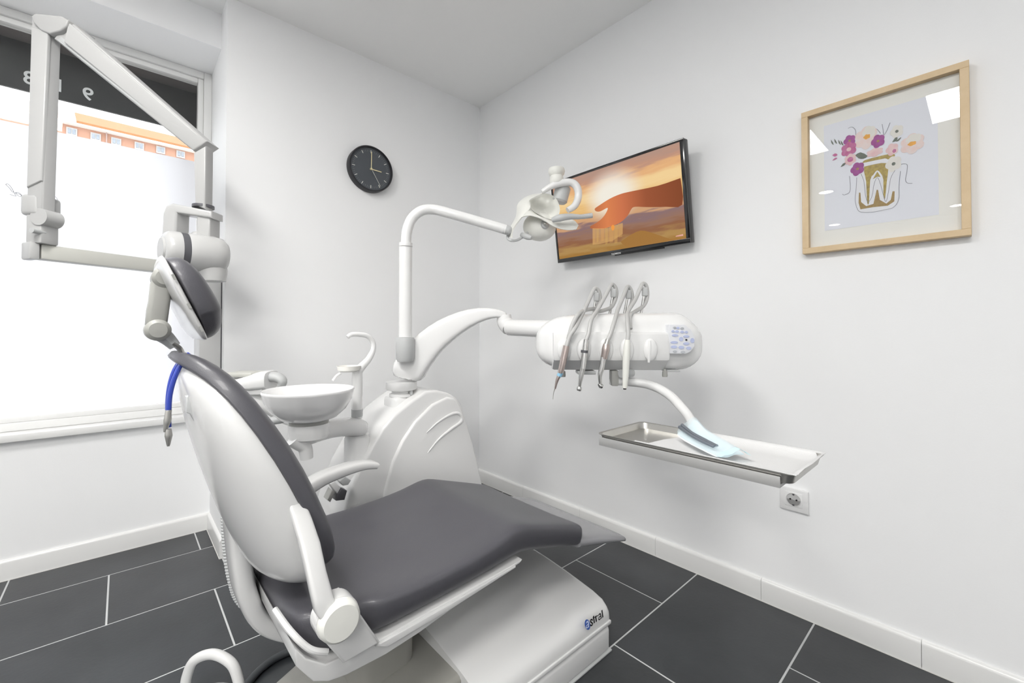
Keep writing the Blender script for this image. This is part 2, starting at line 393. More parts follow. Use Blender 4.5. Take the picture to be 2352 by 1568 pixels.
# --- seat cushion with dropped leg rest
seat = [(-1.532, .15, .43, .40), (-1.526, .19, .452, .375), (-1.515, .212, .466, .358), (-1.49, .226, .47, .348), (-1.45, .232, .464, .345), (-1.415, .234, .458, .350),
        (-1.392, .236, .456, .358), (-1.376, .252, .456, .365), (-1.34, .256, .455, .368), (-1.28, .258, .452, .372), (-1.16, .258, .455, .378), (-1.06, .257, .468, .382), (-1.0, .255, .486, .386), (-.965, .254, .488, .387),
        (-.92, .252, .472, .378), (-.85, .25, .450, .358), (-.77, .249, .424, .337), (-.722, .249, .408, .323), (-.711, .249, .404, .322), (-.706, .246, .400, .324)]
rings = []
for x, hw, zt, zb in seat:
    zm, hz = (zt+zb)/2, (zt-zb)/2; rg = []
    for j in range(80):
        a = 2*math.pi*j/80; yy = hw*sgn_pow(math.cos(a), .24); zz = hz*sgn_pow(math.sin(a), .36)
        if zz > 0: zz -= min(.016, hz*.3)*(1-(yy/hw)**4)
        elif zz < 0: yy *= 1 - .06*abs(zz)/hz
        rg.append(Vector((x, CY0+yy, zm+zz)))
    rings.append(rg)
put('seat_cushion', MB().loft(rings), LEATHER, chair, smooth=180, sub=1)
# piping line along the end of the leg rest
# --- foot extension
fx = [(-.712, .362, .318), (-.60, .328, .292), (-.50, .295, .268), (-.465, .284, .260), (-.456, .277, .264)]
rg = [sring(Vector((x, CY0, (a+b)/2)), Vector((0, .244 - (.01 if x > -.46 else 0), 0)), Vector((0, 0, (a-b)/2)), .2, .7, 32) for x, a, b in fx]
put('foot_extension', MB().loft(rg), VINYL, chair, smooth=60)
# --- white seat frame under the cushion
up = [(-1.535, .43), (-1.515, .40), (-1.48, .372), (-1.38, .366), (-1.25, .374), (-1.10, .380), (-.97, .386)]
dn = [(-.98, .380), (-1.08, .366), (-1.2, .352), (-1.28, .338), (-1.36, .330), (-1.44, .331), (-1.475, .337), (-1.503, .352), (-1.532, .395)]
put('seat_frame', MB().prism([Vector((x, CY0-.253, z)) for x, z in up+dn], (0, .506, 0), .012), WHITE, chair, smooth=40)
put('frame_rail', MB().prism([Vector((x, CY0-.259, z)) for x, z in [(-1.385, .362), (-1.2, .371), (-1.0, .383), (-1.0, .378), (-1.2, .358), (-1.36, .348)]], (0, .02, 0), .002), WHITE2, chair)
# --- base
prof = [(-1.473, .083), (-1.4735, .10), (-1.471, .118), (-1.464, .135), (-1.447, .150), (-1.41, .1605), (-1.36, .1685), (-1.29, .179), (-1.21, .188), (-1.10, .196), (-1.0, .19), (-.92, .17), (-.885, .13), (-.88, .083)]
def base_ring(x, s): return [Vector((x, -1.18+(y+1.18)*(1-s*.4), z-s*.18 if z > .12 else z)) for y, z in prof]
put('base_cover', MB().loft([base_ring(x, s) for x, s in ((-1.145, .02), (-1.140, 0), (-.642, 0), (-.634, .012), (-.629, .035))]), WHITE, chair, smooth=50)
put('base_trim', MB().box((-1.14, -1.478, .084), (-.630, -1.468, .096), .003), WHITE, chair)
put('base_skirt', MB().box((-1.142, -1.475, .004), (-.632, -.885, .079), .012, 3), WHITE2, chair)
put('base_seal', MB().box((-1.15, -1.479, 0), (-.628, -.88, .006), .002), LGREY, chair)
UNDER = mat('taupe_cover', (.30, .295, .27), .5, var=.02)
put('base_core', MB().box((-1.12, -1.455, .07), (-.65, -.9, .09)), BLACK, chair)
put('rear_base', MB().prism([Vector((x, -1.40, z)) for x, z in ((-1.50, .0), (-1.135, .0), (-1.135, .15), (-1.30, .13), (-1.46, .06))], (0, .42, 0), .02), UNDER, chair)
put('lift_column', MB().box((-1.34, -1.26, .05), (-1.19, -1.0, .345), .03, 3), UNDER, chair)
# maker's mark on the base
def az(x, y): return at(1300+x/13.07, 1380+y/13.07, y=-1.4766)
NY = Vector((0, 1, 0)); mk = 13.07*FPX/1.36           # zoom pixels per metre at the mark
disc = MB().flat([az(645+math.cos(t)*82+math.sin(t)*18, 706+math.sin(t)*158) for t in [2*math.pi*i/28 for i in range(28)]])
bd = put('badge_disc', disc, mat('badge_blue', (.05, .13, .48), .4, var=.03), chair, smooth=0)
INKB = mat('black_print', (.01, .01, .012), .5, var=.05); INKW = mat('pale_blue_print', (.62, .70, .92), .5, var=.02)
def stroke(path, wd, m, par, dy=0):
    put('letter_stroke', MB().ribbon(smooth_path([az(*p)+Vector((0, dy, 0)) for p in path], 4), wd*1.2/mk, NY), m, par, smooth=0)
for pth, wd in (([(605, 665), (622, 620), (655, 618), (668, 660), (678, 785)], 34), ([(664, 690), (612, 735), (602, 785), (630, 800), (668, 745)], 26)): stroke(pth, wd, INKW, bd, -.0006)
for pth, wd in (([(792, 575), (758, 545), (722, 575), (738, 622), (778, 655), (788, 695), (755, 728), (720, 705)], 34), ([(815, 440), (842, 655)], 46), ([(785, 505), (868, 478)], 16),
                ([(872, 440), (905, 615)], 42), ([(888, 480), (915, 440), (945, 432)], 26), ([(965, 430), (1000, 378), (1028, 395), (1052, 515)], 34),
                ([(1038, 440), (985, 478), (972, 535), (998, 548), (1045, 495)], 26), ([(1068, 265), (1098, 485)], 44), ([(1048, 292), (1080, 272)], 14)): stroke(pth, wd, INKB, chair, -.0012)
# --- backrest
spine = [(-1.474, .448, .05, .02), (-1.469, .462, .115, .055), (-1.465, .487, .165, .085), (-1.465, .52, .197, .103), (-1.473, .564, .212, .113), (-1.509, .659, .218, .115), (-1.555, .758, .212, .102),
         (-1.61, .853, .186, .074), (-1.642, .897, .152, .05), (-1.664, .921, .115, .033), (-1.676, .934, .07, .02)]
def nrm_at(i, L):
    a, b = L[max(i-1, 0)], L[min(i+1, len(L)-1)]; t = Vector((b[0]-a[0], 0, b[1]-a[1])).normalized()
    return Vector((t.z, 0, -t.x))                      # points to the front (+X)
rings = []
for i, (x, z, hw, b) in enumerate(spine):
    N = nrm_at(i, spine); P = Vector((x, CY0, z)); rg = []
    for j in range(33):
        th = math.pi*j/32; rg.append(P + Vector((0, -hw*sgn_pow(math.cos(th), .8), 0)) - N*(b*math.sin(th)**.75))
    for j in range(1, 12):
        th = math.pi*(1-j/12); rg.append(P + Vector((0, -hw*.97*math.cos(th), 0)) + N*(.004*math.sin(th)))
    rings.append(rg)
put('backrest_shell', MB().loft(rings), WHITE, chair, smooth=60, sub=1)
cs = [(-1.458, .502, .10, .012, 0), (-1.457, .51, .16, .026, .0), (-1.4595, .525, .19, .038, .0), (-1.470, .56, .213, .046, .003), (-1.509, .659, .221, .047, .004), (-1.555, .758, .216, .047, .004),
      (-1.61, .853, .192, .044, .004), (-1.642, .897, .16, .041, .005), (-1.668, .926, .125, .034, .008), (-1.690, .944, .08, .024, .008), (-1.70, .951, .04, .012, .004)]
rings = []
for i, (x, z, hw, c, bk) in enumerate(cs):
    N = nrm_at(i, cs); P = Vector((x, CY0, z)); rg = []
    for j in range(40):
        a = 2*math.pi*j/40; q = sgn_pow(math.sin(a), .55); yy = hw*sgn_pow(math.cos(a), .55)
        rg.append(P + Vector((0, -yy, 0)) + N*(c*q if q > 0 else bk*q) - N*(.010*(1-(yy/hw)**2) if q > .2 else 0))
    rings.append(rg)
put('backrest_cushion', MB().loft(rings), LEATHER, chair, smooth=180, sub=1)
# --- hinge on the near side
HY = CY0-.275
def hp(px, py, y=HY-.02): return at(px, py, y=y)
arm = [hp(686, 1215), (hp(729, 1222)), hp(748, 1290), hp(764, 1375), hp(800, 1378), hp(826, 1420), hp(822, 1460), hp(790, 1486), hp(752, 1478), hp(735, 1445), hp(722, 1395), hp(702, 1335)]

def hinge_arm(m):
    rg = []
    for cx, cy, wpx, y, tk in ((778, 1438, 66, HY-.012, .016), (753, 1405, 62, HY-.012, .016), (738, 1365, 50, HY-.006, .016), (723, 1305, 46, HY+.012, .016), (708, 1240, 48, HY+.036, .018), (690, 1185, 46, HY+.062, .018), (672, 1135, 42, HY+.086, .016), (655, 1090, 34, HY+.115, .014)):
        a, b = at(cx-wpx/2, cy, y=y), at(cx+wpx/2, cy, y=y); c = (a+b)/2
        if m: c.y = 2*CY0-c.y
        rg.append(sring(c, (b-a)/2, Vector((0, tk, 0)), .45, .5, 20))
    return MB().loft(rg)
put('hinge_arm', hinge_arm(False), WHITE, chair, smooth=60)
plate = [hp(775, 1388), hp(800, 1374), hp(828, 1408), hp(881, 1484), hp(796, 1534), hp(752, 1484), hp(762, 1440)]
put('hinge_plate', MB().prism([p+Vector((0, .012, 0)) for p in plate], (0, .04, 0), .006), WHITE, chair)
hc = hp(785, 1432, HY-.035)
put('hinge_cap', MB().lathe([(0, -.001), (.031, 0), (.0355, .004), (.037, .01), (.037, .03)], hc, (0, 1, 0), 40), IVORY, chair)
put('hinge_collar', MB().lathe([(.0385, .018), (.0385, .05)], hc, (0, 1, 0), 40), WHITE, chair)
put('tub_lip', MB().tube([hp(632, 1400, CY0-.15), hp(668, 1450, CY0-.22), hp(712, 1490, CY0-.245), hp(752, 1497, CY0-.25)], .006, 10, 6), WHITE, chair)
# --- far side hinge arm and centre back support
put('hinge_arm', hinge_arm(True), WHITE, chair, smooth=60)
path = smooth_path([at(x, y, y=-1.13) for x, y in ((532, 1110), (541, 1205), (551, 1295), (563, 1355), (590, 1405), (632, 1430), (700, 1442))], 5); rg = []
for i, p in enumerate(path):
    t = (path[min(i+1, len(path)-1)]-path[max(i-1, 0)]).normalized(); n = Vector((t.z, 0, -t.x)); f = i/(len(path)-1)
    rg.append(sring(p, Vector((0, .055, 0)), n*.0205, .5, .5, 20))
put('back_support', MB().loft(rg), WHITE, chair, smooth=50)
hz = smooth_path([at(514, 1120, y=-1.0), at(515, 1190, y=-1.0), at(519, 1260, y=-1.0), at(530, 1330, y=-1.0), at(552, 1385, y=-1.0), at(620, 1440, y=-1.05)], 20)
put('corrugated_hose', MB().tube(hz, [.0068 + .0014*(i % 2) for i in range(len(hz))], 12), LGREY, chair)
lv = [at(x, y, y=CY0-.10) for x, y in ((428, 912), (433, 908), (440, 920), (455, 965), (447, 971), (436, 950), (428, 948))]
put('back_lever', MB().prism(lv, (0, .03, 0), .002), LGREY, chair)
# --- headrest
hd = [(378, 603, .020, .055), (392, 600, .026, .10), (410, 620, .031, .122), (440, 672, .034, .13), (468, 722, .035, .128), (486, 752, .031, .115), (493, 768, .020, .085)]
top, bot = at(392, 597, y=CY0-.115), at(482, 768, y=CY0-.115)
ax = (bot-top); L = ax.length; ax.normalize(); N = Vector((-ax.z, 0, ax.x)); N = N if N.x > 0 else -N
rings = []
for s, hw, th in ((-.012, .045, .008), (-.008, .08, .020), (.004, .106, .031), (.03, .122, .040), (.07, .130, .044), (.11, .128, .045), (L-.035, .120, .043), (L-.012, .105, .037), (L+.004, .08, .026), (L+.011, .045, .010)):
    P = Vector((top.x, CY0, top.z)) + ax*s; rg = []
    for j in range(32):
        a = 2*math.pi*j/32; q = sgn_pow(math.sin(a), .6); rg.append(P + Vector((0, hw*sgn_pow(math.cos(a), .55), 0)) + N*(th*q if q > 0 else .004*q))
    rings.append(rg)
put('headrest_cushion', MB().loft(rings), LEATHER, chair, smooth=180, sub=1)
rings = []
for s, hw, th in ((-.016, .05, .004), (-.014, .085, .009), (-.004, .11, .014), (.05, .126, .016), (.12, .128, .016), (L-.005, .118, .013), (L+.006, .10, .009), (L+.010, .06, .004)):
    P = Vector((top.x, CY0, top.z)) + ax*s - N*.002; rings.append([p for p in sring(P - N*th/2, Vector((0, hw, 0)), N*th/2, .5, .7, 28)])
hs = put('headrest_shell', MB().loft(rings), WHITE, chair, smooth=50)
for s in (.03, .085, .13): put('slot', MB().obox(Vector((top.x, CY0-.128, top.z)) + ax*s - N*.009, ax*.005, Vector((0, .0012, 0)), N*.0022), MGREY, hs, smooth=0)
CYH = CY0
def hh(px, py): return at(px, py, y=CYH)
HGREY = mat('warm_grey_plastic', (.36, .36, .335), .45, var=.02)
put('headrest_joint', MB().lathe([(0, -.034), (.014, -.033), (.020, -.028), (.020, .028), (.014, .033), (0, .034)], hh(376, 640), (0, 1, 0), 28), HGREY, chair)
lk = [hh(*p) for p in ((356, 633), (372, 622), (392, 640), (390, 690), (383, 742), (372, 762), (345, 758), (333, 745), (336, 712), (341, 690), (345, 650))]
put('headrest_link', MB().prism([p-Vector((0, .028, 0)) for p in lk], (0, .056, 0), .008), HGREY, chair, smooth=60)
put('headrest_joint', MB().lathe([(0, -.036), (.014, -.035), (.0205, -.029), (.0205, .029), (.014, .035), (0, .036)], hh(361, 758), (0, 1, 0), 28), HGREY, chair)
put('headrest_bracket', MB().tube([hh(368, 765), hh(385, 778), hh(402, 795)], [.016, .013, .010], 14, 4, flat=1.6), LGREY, chair)
put('headrest_bar', MB().tube([hh(396, 788), hh(412, 800), hh(419, 815), hh(424, 835), hh(436, 880)], .005, 12, 5, flat=5), STEEL, chair)
put('mounting_slot', MB().ball(hh(424, 818), (.010, .04, .008), 14), WHITE, chair)
# --- armrest on the far side
ar = [at(700, 1122, y=-.885), at(740, 1098, y=-.885), at(790, 1078, y=-.885), at(830, 1067, y=-.885), at(856, 1066, y=-.885), at(863, 1068, y=-.885)]
p2, _ = catmull(ar, [0]*6, 6); rg = []
for i, p in enumerate(p2):
    t = (p2[min(i+1, len(p2)-1)]-p2[max(i-1, 0)]).normalized(); n = Vector((-t.z, 0, t.x)); f = i/(len(p2)-1)
    rg.append(sring(p, Vector((0, .030*(1 if f < .93 else .75), 0)), n*(.021-.012*f), .4, .6, 20))
put('armrest', MB().loft(rg), WHITE, chair, smooth=50)
put('armrest_post', MB().tube([ar[0]+Vector((.0, .0, .01)), ar[0]+Vector((-.05, -.0, -.05)), Vector((-1.41, -.895, .40)), Vector((-1.39, -.90, .36))], [.024, .026, .026, .026], 14, 5, flat=.7), WHITE, chair)

# ------------------------------------------------------------------ blue bib cord
def bb(x, y, yy=-1.235): return at(330+x/6.03, 780+y/6.03, y=yy)
bib = thing('bib_holder', bb(340, 1480), 'blue bib cord with metal clips hanging behind the headrest', 'bib holder')
put('cord', MB().tube([bb(640, 190), bb(560, 270), bb(480, 410), bb(410, 580), bb(362, 780), bb(348, 985)], .0042, 10, 8), BLUE, bib)
put('cord', MB().tube([bb(635, 215, -1.225), bb(530, 270, -1.225), bb(430, 420, -1.225), bb(370, 600, -1.225), bb(342, 780, -1.225), bb(336, 960, -1.225), bb(350, 1210, -1.225)], .0042, 10, 8), BLUE, bib)
for (a, b, c) in (((342, 985), (330, 1120), (292, 1280)), ((342, 1235), (345, 1330), (342, 1475))):
    put('clip', MB().tube([bb(*a, -1.24), bb(*b, -1.24), bb(*c, -1.24)], [.0045, .006, .002], 10, 4, flat=.6), STEEL, bib)
put('ferrule', MB().cyl(bb(345, 970, -1.236), bb(342, 1010, -1.236), .005), CHROME, bib)

# ================================================================== DENTAL UNIT WITH SPITTOON
UD = 1.80; UY = -.72
unit = thing('dental_unit', (-.85, -.58, 0), 'white arched dental water unit with round spittoon bowl beside the chair', 'dental unit')
def up_(px, py, y=UY): return at(px, py, y=y)
r1 = [(979, 898), (950, 917), (907, 952), (879, 984), (850, 1033), (821, 1088), (800, 1140), (783, 1200)]
re = [(1118, 1160), (1109, 1113), (1096, 1050), (1078, 985), (1060, 930), (1048, 912), (1030, 902), (1005, 896)]
body = [up_(*p) for p in r1] + [up_(790, 1240), up_(1130, 1225)] + [up_(*p) for p in re]
put('unit_body', MB().prism(body, (0, .27, 0), .012, 4), UWHITE, unit, smooth=40)
r2 = [(1025, 911), (990, 928), (950, 968), (922, 1010), (899, 1058), (881, 1125), (872, 1190)]
pan = [up_(*p) for p in r2] + [up_(1112, 1170)] + [up_(*p) for p in ((1104, 1108), (1091, 1048), (1073, 983), (1055, 932), (1044, 915))]
put('side_panel', MB().prism([p-Vector((0, .012, 0)) for p in pan], (0, .02, 0), .010, 4), UWHITE, unit, smooth=40)
gr = [(976, 992), (1005, 966), (1035, 949), (1052, 950), (1055, 966), (1030, 985), (1003, 1008), (979, 1038)]
sc_ = put('grip_rim', MB().tube([up_(*p)-Vector((0, .013, 0)) for p in gr], [.0015, .004, .006, .007, .007, .006, .004, .0015], 10, 6), UWHITE, unit)
pb = dp(922, 960, UD)
put('pillar', MB().box((pb.x-.055, pb.y-.05, pb.z-.10), (pb.x+.05, pb.y+.06, dp(922, 908, UD).z), .018, 3), UWHITE, unit)
put('swivel_collar', MB().lathe([(.050, 0), (.050, .010), (.040, .014), (.040, .022), (.060, .028), (.064, .034), (.064, .06)], (pb.x, pb.y, dp(922, 908, UD).z-.002), n=32), UWHITE2, unit)
put('stop_pin', MB().cyl((pb.x+.02, pb.y-.045, dp(922, 905, UD).z), (pb.x+.02, pb.y-.045, dp(922, 882, UD).z), .007), LGREY, unit)
put('plinth', MB().box((-.98, -.66, 0), (-.6, -.47, .16), .02, 3), LGREY, unit)
# spittoon
SB = at(706, 901, y=-.745); SB = Vector((SB.x+.006, -.745, .795))
put('spittoon_bowl', MB().lathe([(.055, -.098), (.088, -.086), (.116, -.060), (.133, -.03), (.141, -.002), (.1435, .004), (.141, .008), (.136, .003), (.127, -.026), (.110, -.055), (.08, -.077), (.03, -.083), (.0, -.083)], SB, n=48), mat('white_ceramic', (.85, .85, .85), .1, coat=.4, var=.01), unit, smooth=60)
put('bowl_ring', MB().lathe([(.061, -.106), (.061, -.096)], SB, n=40), MGREY, unit)
put('bowl_base', MB().lathe([(.05, -.158), (.060, -.152), (.064, -.140), (.064, -.106)], SB, n=40), UWHITE, unit)
pv = at(824, 985, y=-.70); PV = Vector((pv.x, -.66, .63))
A_, B_ = Vector((SB.x-.03, SB.y, .655)), Vector((PV.x+.02, PV.y, .632)); rg = []
for f in [i/12 for i in range(13)]:
    c = A_.lerp(B_, f); d = (B_-A_).normalized(); sd = d.cross(ZV)
    e = 1 - .25*math.sin(math.pi*f); k = .75 if f in (0, 1) else 1
    rg.append(sring(c + ZV*(.008*math.sin(math.pi*f)), sd*(.062*e*k), ZV*(.036*k*(1-.12*math.sin(math.pi*f))), .7, .6, 24))
put('spittoon_arm', MB().loft(rg), UWHITE, unit, smooth=60)
put('arm_pivot', MB().lathe([(.046, .30), (.046, .592), (.043, .597), (.043, .606)], (PV.x+.01, PV.y, 0), n=36), UWHITE, unit)
put('drain_trap', MB().tube([Vector((SB.x-.05, SB.y-.01, .65)), Vector((SB.x-.03, SB.y-.01, .63)), Vector((SB.x-.015, SB.y-.01, .61)), Vector((SB.x-.01, SB.y-.01, .575))], [.03, .026, .022, .02], 16, 5), UWHITE2, unit)
# cup filler
def cf(px, py): return at(px, py, y=-.66)
put('filler_post', MB().lathe([(.0195, 0), (.0195, .15), (.018, .19)], Vector((cf(820, 960).x, -.66, .665)), n=28), UWHITE, unit)
put('filler_ring', MB().lathe([(.021, 0), (.021, .028)], Vector((cf(820, 960).x, -.66, .672)), n=28), LGREY, unit)
put('filler_spout', MB().tube([cf(818, 862), cf(828, 845), cf(846, 825), cf(857, 803), cf(856, 785), cf(845, 772), cf(828, 768), cf(808, 768), cf(798, 774)], [.017, .016, .0125, .010, .0095, .0095, .0095, .009, .008], 14, 6), UWHITE, unit)
dc = cf(801, 846)
put('cup_dish', MB().lathe([(.0, -.010), (.028, -.012), (.040, -.006), (.043, .010), (.040, .010), (.036, -.002), (.0, -.004)], dc, n=28), mat('milky_plastic', (.80, .79, .75), .25, var=.02), unit)
put('rinse_spout', MB().tube([cf(783, 857), cf(774, 862), cf(764, 874)], .005, 10, 4), UWHITE, unit)
# hose connectors between unit and seat
def hc_(x, y, yy=-.78): return at(660+x/9.8, 1040+y/9.8, y=yy)
for pts, m in (([(960, 700), (1060, 640), (1210, 780), (1125, 925)], UWHITE2), ([(1180, 640), (1300, 540), (1440, 620), (1370, 720), (1260, 740)], LGREY), ([(1215, 795), (1350, 850), (1290, 1060), (1100, 1080), (1130, 920)], DGREY),
               ([(1010, 830), (1080, 890), (970, 1110), (900, 1060)], MGREY)):
    put('hose_connector', MB().prism([hc_(*p) for p in pts], (0, .04, 0), .003), m, unit)

# ------------------------------------------------------------------ delivery arm and console
CD = 1.42
con = thing('delivery_console', dp(1417, 850, CD), 'white instrument delivery console on a curved arm above the seat', 'dental console')
prs = [((899, 868), (971, 880)), ((904, 832), (978, 855)), ((930, 798), (995, 832)), ((965, 763), (1014, 805)), ((1005, 735), (1044, 778)), ((1055, 714), (1082, 750)), ((1100, 705), (1114, 735)), ((1140, 708), (1142, 728)), ((1168, 718), (1166, 733))]
rg = []
for i, (u, l) in enumerate(prs):
    a, b = dp(*u, UD), dp(*l, UD); f = i/8
    rg.append(sring((a+b)/2, (a-b)/2, FH*(.046-.02*f), .45, .5, 28))
put('curved_arm', MB().loft(rg), UWHITE, con, smooth=60, sub=1)
ea = dp(1160, 738, UD); sw = dp(1160, 738, UD)
put('elbow', MB().tube([dp(1158, 722, UD), dp(1160, 740, UD), dp(1170, 752, UD-.02)], [.028, .034, .034], 20, 4), UWHITE2, con)
cA, cB = dp(1172, 752, UD-.03), dp(1300, 757, CD+.1)
put('second_arm', MB().tube([cA, cA.lerp(cB, .5), cB], [.034, .033, .034], 24, 4, flat=1.0), UWHITE, con)
def cl(px, py, n=0): return dp(px, py, CD-n)
st = [(1230, 778, 800, .02), (1234, 762, 813, .05), (1244, 748, 829, .075), (1262, 735, 840, .09), (1288, 724, 846, .098), (1340, 721, 848, .1), (1450, 719, 849, .1), (1530, 717, 849, .1), (1552, 718, 848, .098), (1566, 728, 846, .095),
      (1582, 741, 838, .088), (1596, 755, 824, .07), (1603, 768, 808, .045), (1606, 778, 797, .02)]
rg = []
for px, a, b, d in st:
    pa, pb_ = cl(px, a, -.085), cl(px, b, -.085)
    rg.append(sring((pa+pb_)/2, (pa-pb_)/2, -FH*(d*.85), .55, .62, 32))
put('console_body', MB().loft(rg), UWHITE, con, smooth=60, sub=1)
pr = [(.018, 762), (.026, 768), (.034, 815), (.028, 826), (-.02, 850), (-.06, 851), (-.06, 762)]
pl = [[cl(px, 800, 0) + ZV*((800-y)*CD/FPX) - FH*n for n, y in pr] for px in (1270, 1274, 1526, 1530)]
for i in (0, 3): pl[i] = [p.lerp(sum(pl[i], Vector())/7, .05) for p in pl[i]]
put('front_panel', MB().loft(pl), UWHITE2, con, smooth=30)
HX = (1296, 1341, 1392, 1440, 1494)
for px in HX:
    c = cl(px, 803, .034); mb = MB().ball((0, 0, 0), 1, 20)
    for v in mb.bm.verts: v.co = c + RV*(v.co.x*.023) + ZV*(v.co.z*.037) - FH*(v.co.y*.011)
    put('holder_recess', mb, UWHITE2, con, smooth=180)
c = cl(1494, 800, .042); put('holder_clip', MB().tube([cl(1492, 782, .04), cl(1492, 800, .043), cl(1490, 832, .04)], [.004, .0055, .004], 10, 4), UWHITE, con)
kp = [(1536, 745), (1572, 745), (1588, 757), (1597, 775), (1596, 795), (1586, 808), (1575, 813), (1536, 812)]
kpad = put('keypad', MB().prism([cl(x, y, .026) for x, y in kp], FH*.05, .002), mat('pale_keypad', (.74, .75, .78), .3, var=.01), con)
KB = mat('button_blue', (.47, .52, .72), .4, var=.05); KG = mat('button_grey', (.45, .47, .5), .4, var=.04)
for bx, by, rw, rh, m in ((520, 340, 40, 28, KG), (600, 345, 40, 28, KB), (700, 355, 45, 28, KG), (480, 425, 38, 30, KB), (575, 430, 50, 32, KB), (700, 440, 48, 32, KB), (800, 445, 40, 30, KB),
                     (530, 522, 78, 30, KB), (800, 548, 75, 32, KB), (675, 610, 52, 52, KB), (945, 645, 48, 60, KB), (510, 690, 90, 32, KB), (800, 720, 75, 34, KB),
                     (505, 800, 78, 38, KB), (680, 812, 70, 40, KB), (860, 830, 62, 40, KB), (525, 910, 50, 30, KG), (720, 922, 52, 32, KG), (800, 630, 26, 20, BLACK)):
    put('button', MB().prism([cl(1500+(bx+rw*math.cos(t))/10.45, 720+(by+rh*math.sin(t))/10.45, .0275) for t in [2*math.pi*i/12 for i in range(12)]], FH*.003), m, kpad, smooth=0)
put('under_plate', MB().box((0, 0, 0), (0, 0, 0)) if False else MB().obox(cl(1540, 848, -.03)-ZV*.003, RV*.022, FH*.03, ZV*.003, .002), LGREY, con)
for px in (1293, 1527): put('control_knob', MB().lathe([(.004, 0), (.0045, -.006), (.008, -.008), (.009, -.022), (.008, -.026), (0, -.026)], cl(px, 847, .0), n=16), MGREY, con)
put('under_plate', MB().obox(cl(1345, 850, -.03)-ZV*.006, RV*.03, FH*.03, ZV*.006, .003), LGREY, con)
put('brake_knob', MB().cyl(cl(1425, 857, -.0)-FH*.01, cl(1455, 857, -.0)+FH*.02, .014), LGREY, con)
# tray arm
TZ = .742
tb = cl(1412, 862, -.03)
put('tray_bracket', MB().obox((cl(1410, 852, -.03)+cl(1410, 882, -.03))/2, RV*.012, FH*.02, ZV*.026, .004), MGREY, con)
ta = [cl(1402, 874, -.03), cl(1440, 876, -.03), cl(1490, 883, -.01), cl(1532, 903, .04), cl(1562, 932, .10), cl(1588, 968, .17), Vector((-.70, -1.775, TZ-.034)), Vector((-.79, -1.82, TZ-.034))]
put('tray_arm', MB().tube(ta, [.015, .015, .015, .0145, .014, .0135, .011, .01], 18, 8), UWHITE2, con)
# whip arms that carry the hoses
WH = [(1368, 664, 1362, 722), (1407, 655, 1400, 722), (1441, 658, 1434, 722), (1479, 652, 1472, 722)]
for tx, ty, bx, by in WH:
    r_ = put('whip_arm', MB().tube([cl(bx, by, -.10), cl((tx+bx)/2+2, (ty+by)/2, -.10), cl(tx+2, ty+14, -.10)], [.0055, .0045, .0035], 12, 4), CHROME, con)
    put('whip_head', MB().obox(cl(tx+2, ty+18, -.10), RV*.010, FH*.007, ZV*.016, .005, 3), LGREY, r_)

# ------------------------------------------------------------------ handpieces
HOSEG = mat('grey_silicone_hose', (.50, .50, .49), .4, var=.02)
def hand(name, label, cat, parts, hose, hr=.0068):
    t = thing(name, cl(*parts[0][1][0], .055), label, cat, 'instruments hanging on the delivery console')
    for nm, pts, rr, m in parts: put(nm, MB().tube([cl(x, y, .055) for x, y in pts], [q*1.2 for q in rr], 16, 5), m, t)
    put('hose', MB().tube([cl(x, y, n) for x, y, n in hose], hr, 12, 8), HOSEG, t); return t
hand('ultrasonic_scaler', 'slim pink-grey metal handpiece with needle tip, leftmost on the console', 'handpiece', [
    ('needle', [(1270, 917), (1272, 900), (1276, 890)], [.0006, .001, .0015], STEEL), ('tip', [(1275, 893), (1280, 872), (1287, 858)], [.002, .0045, .006], BRONZE),
    ('ring', [(1284, 864), (1288, 855)], [.0068, .0072], mat('sky_blue_ring', (.25, .5, .68), .3, var=.02)), ('grip', [(1287, 857), (1293, 832), (1301, 794)], [.0072, .009, .0085], BRONZE)],
    [(1301, 795, .055), (1309, 772, .05), (1320, 755, .045), (1337, 722, .0), (1352, 690, -.06), (1361, 670, -.09), (1367, 662, -.10), (1375, 668, -.105), (1378, 686, -.105), (1370, 706, -.09), (1345, 712, -.03), (1328, 722, .02), (1315, 745, .04), (1308, 768, .042), (1305, 780, .03)])
hand('turbine_handpiece', 'polished steel turbine handpiece with black ring, second from the left on the console', 'handpiece', [
    ('head', [(1329, 897), (1330, 893), (1331, 888)], [.006, .0075, .006], CHROME), ('neck', [(1331, 888), (1334, 868), (1339, 845)], [.004, .006, .0075], CHROME),
    ('grip', [(1339, 846), (1342, 820), (1346, 780)], [.008, .0078, .006], CHROME), ('ring', [(1342, 810), (1342.6, 804)], [.0095, .0095], DGREY)],
    [(1346, 781, .055), (1352, 765, .05), (1358, 735, .03), (1372, 712, -.02), (1388, 684, -.07), (1400, 661, -.09), (1406, 653, -.10), (1414, 662, -.105), (1415, 680, -.105), (1405, 704, -.09), (1388, 712, -.06), (1372, 716, -.04)])
hand('contra_angle_handpiece', 'bent steel contra-angle handpiece with rosy motor, third from the left on the console', 'handpiece', [
    ('head', [(1376, 881), (1380, 886), (1384, 888)], [.005, .0065, .005], CHROME), ('neck', [(1379, 884), (1378, 862), (1382, 845), (1386, 820)], [.0038, .006, .0072, .0078], CHROME),
    ('motor', [(1387, 824), (1391, 802), (1393, 790)], [.0082, .0105, .008], BRONZE), ('coupling', [(1393, 792), (1396, 779)], [.0075, .006], STEEL)],
    [(1396, 780, .055), (1403, 765, .05), (1412, 735, .03), (1420, 708, -.03), (1432, 680, -.07), (1438, 664, -.09), (1443, 658, -.10), (1450, 668, -.105), (1452, 690, -.105), (1444, 712, -.09)])
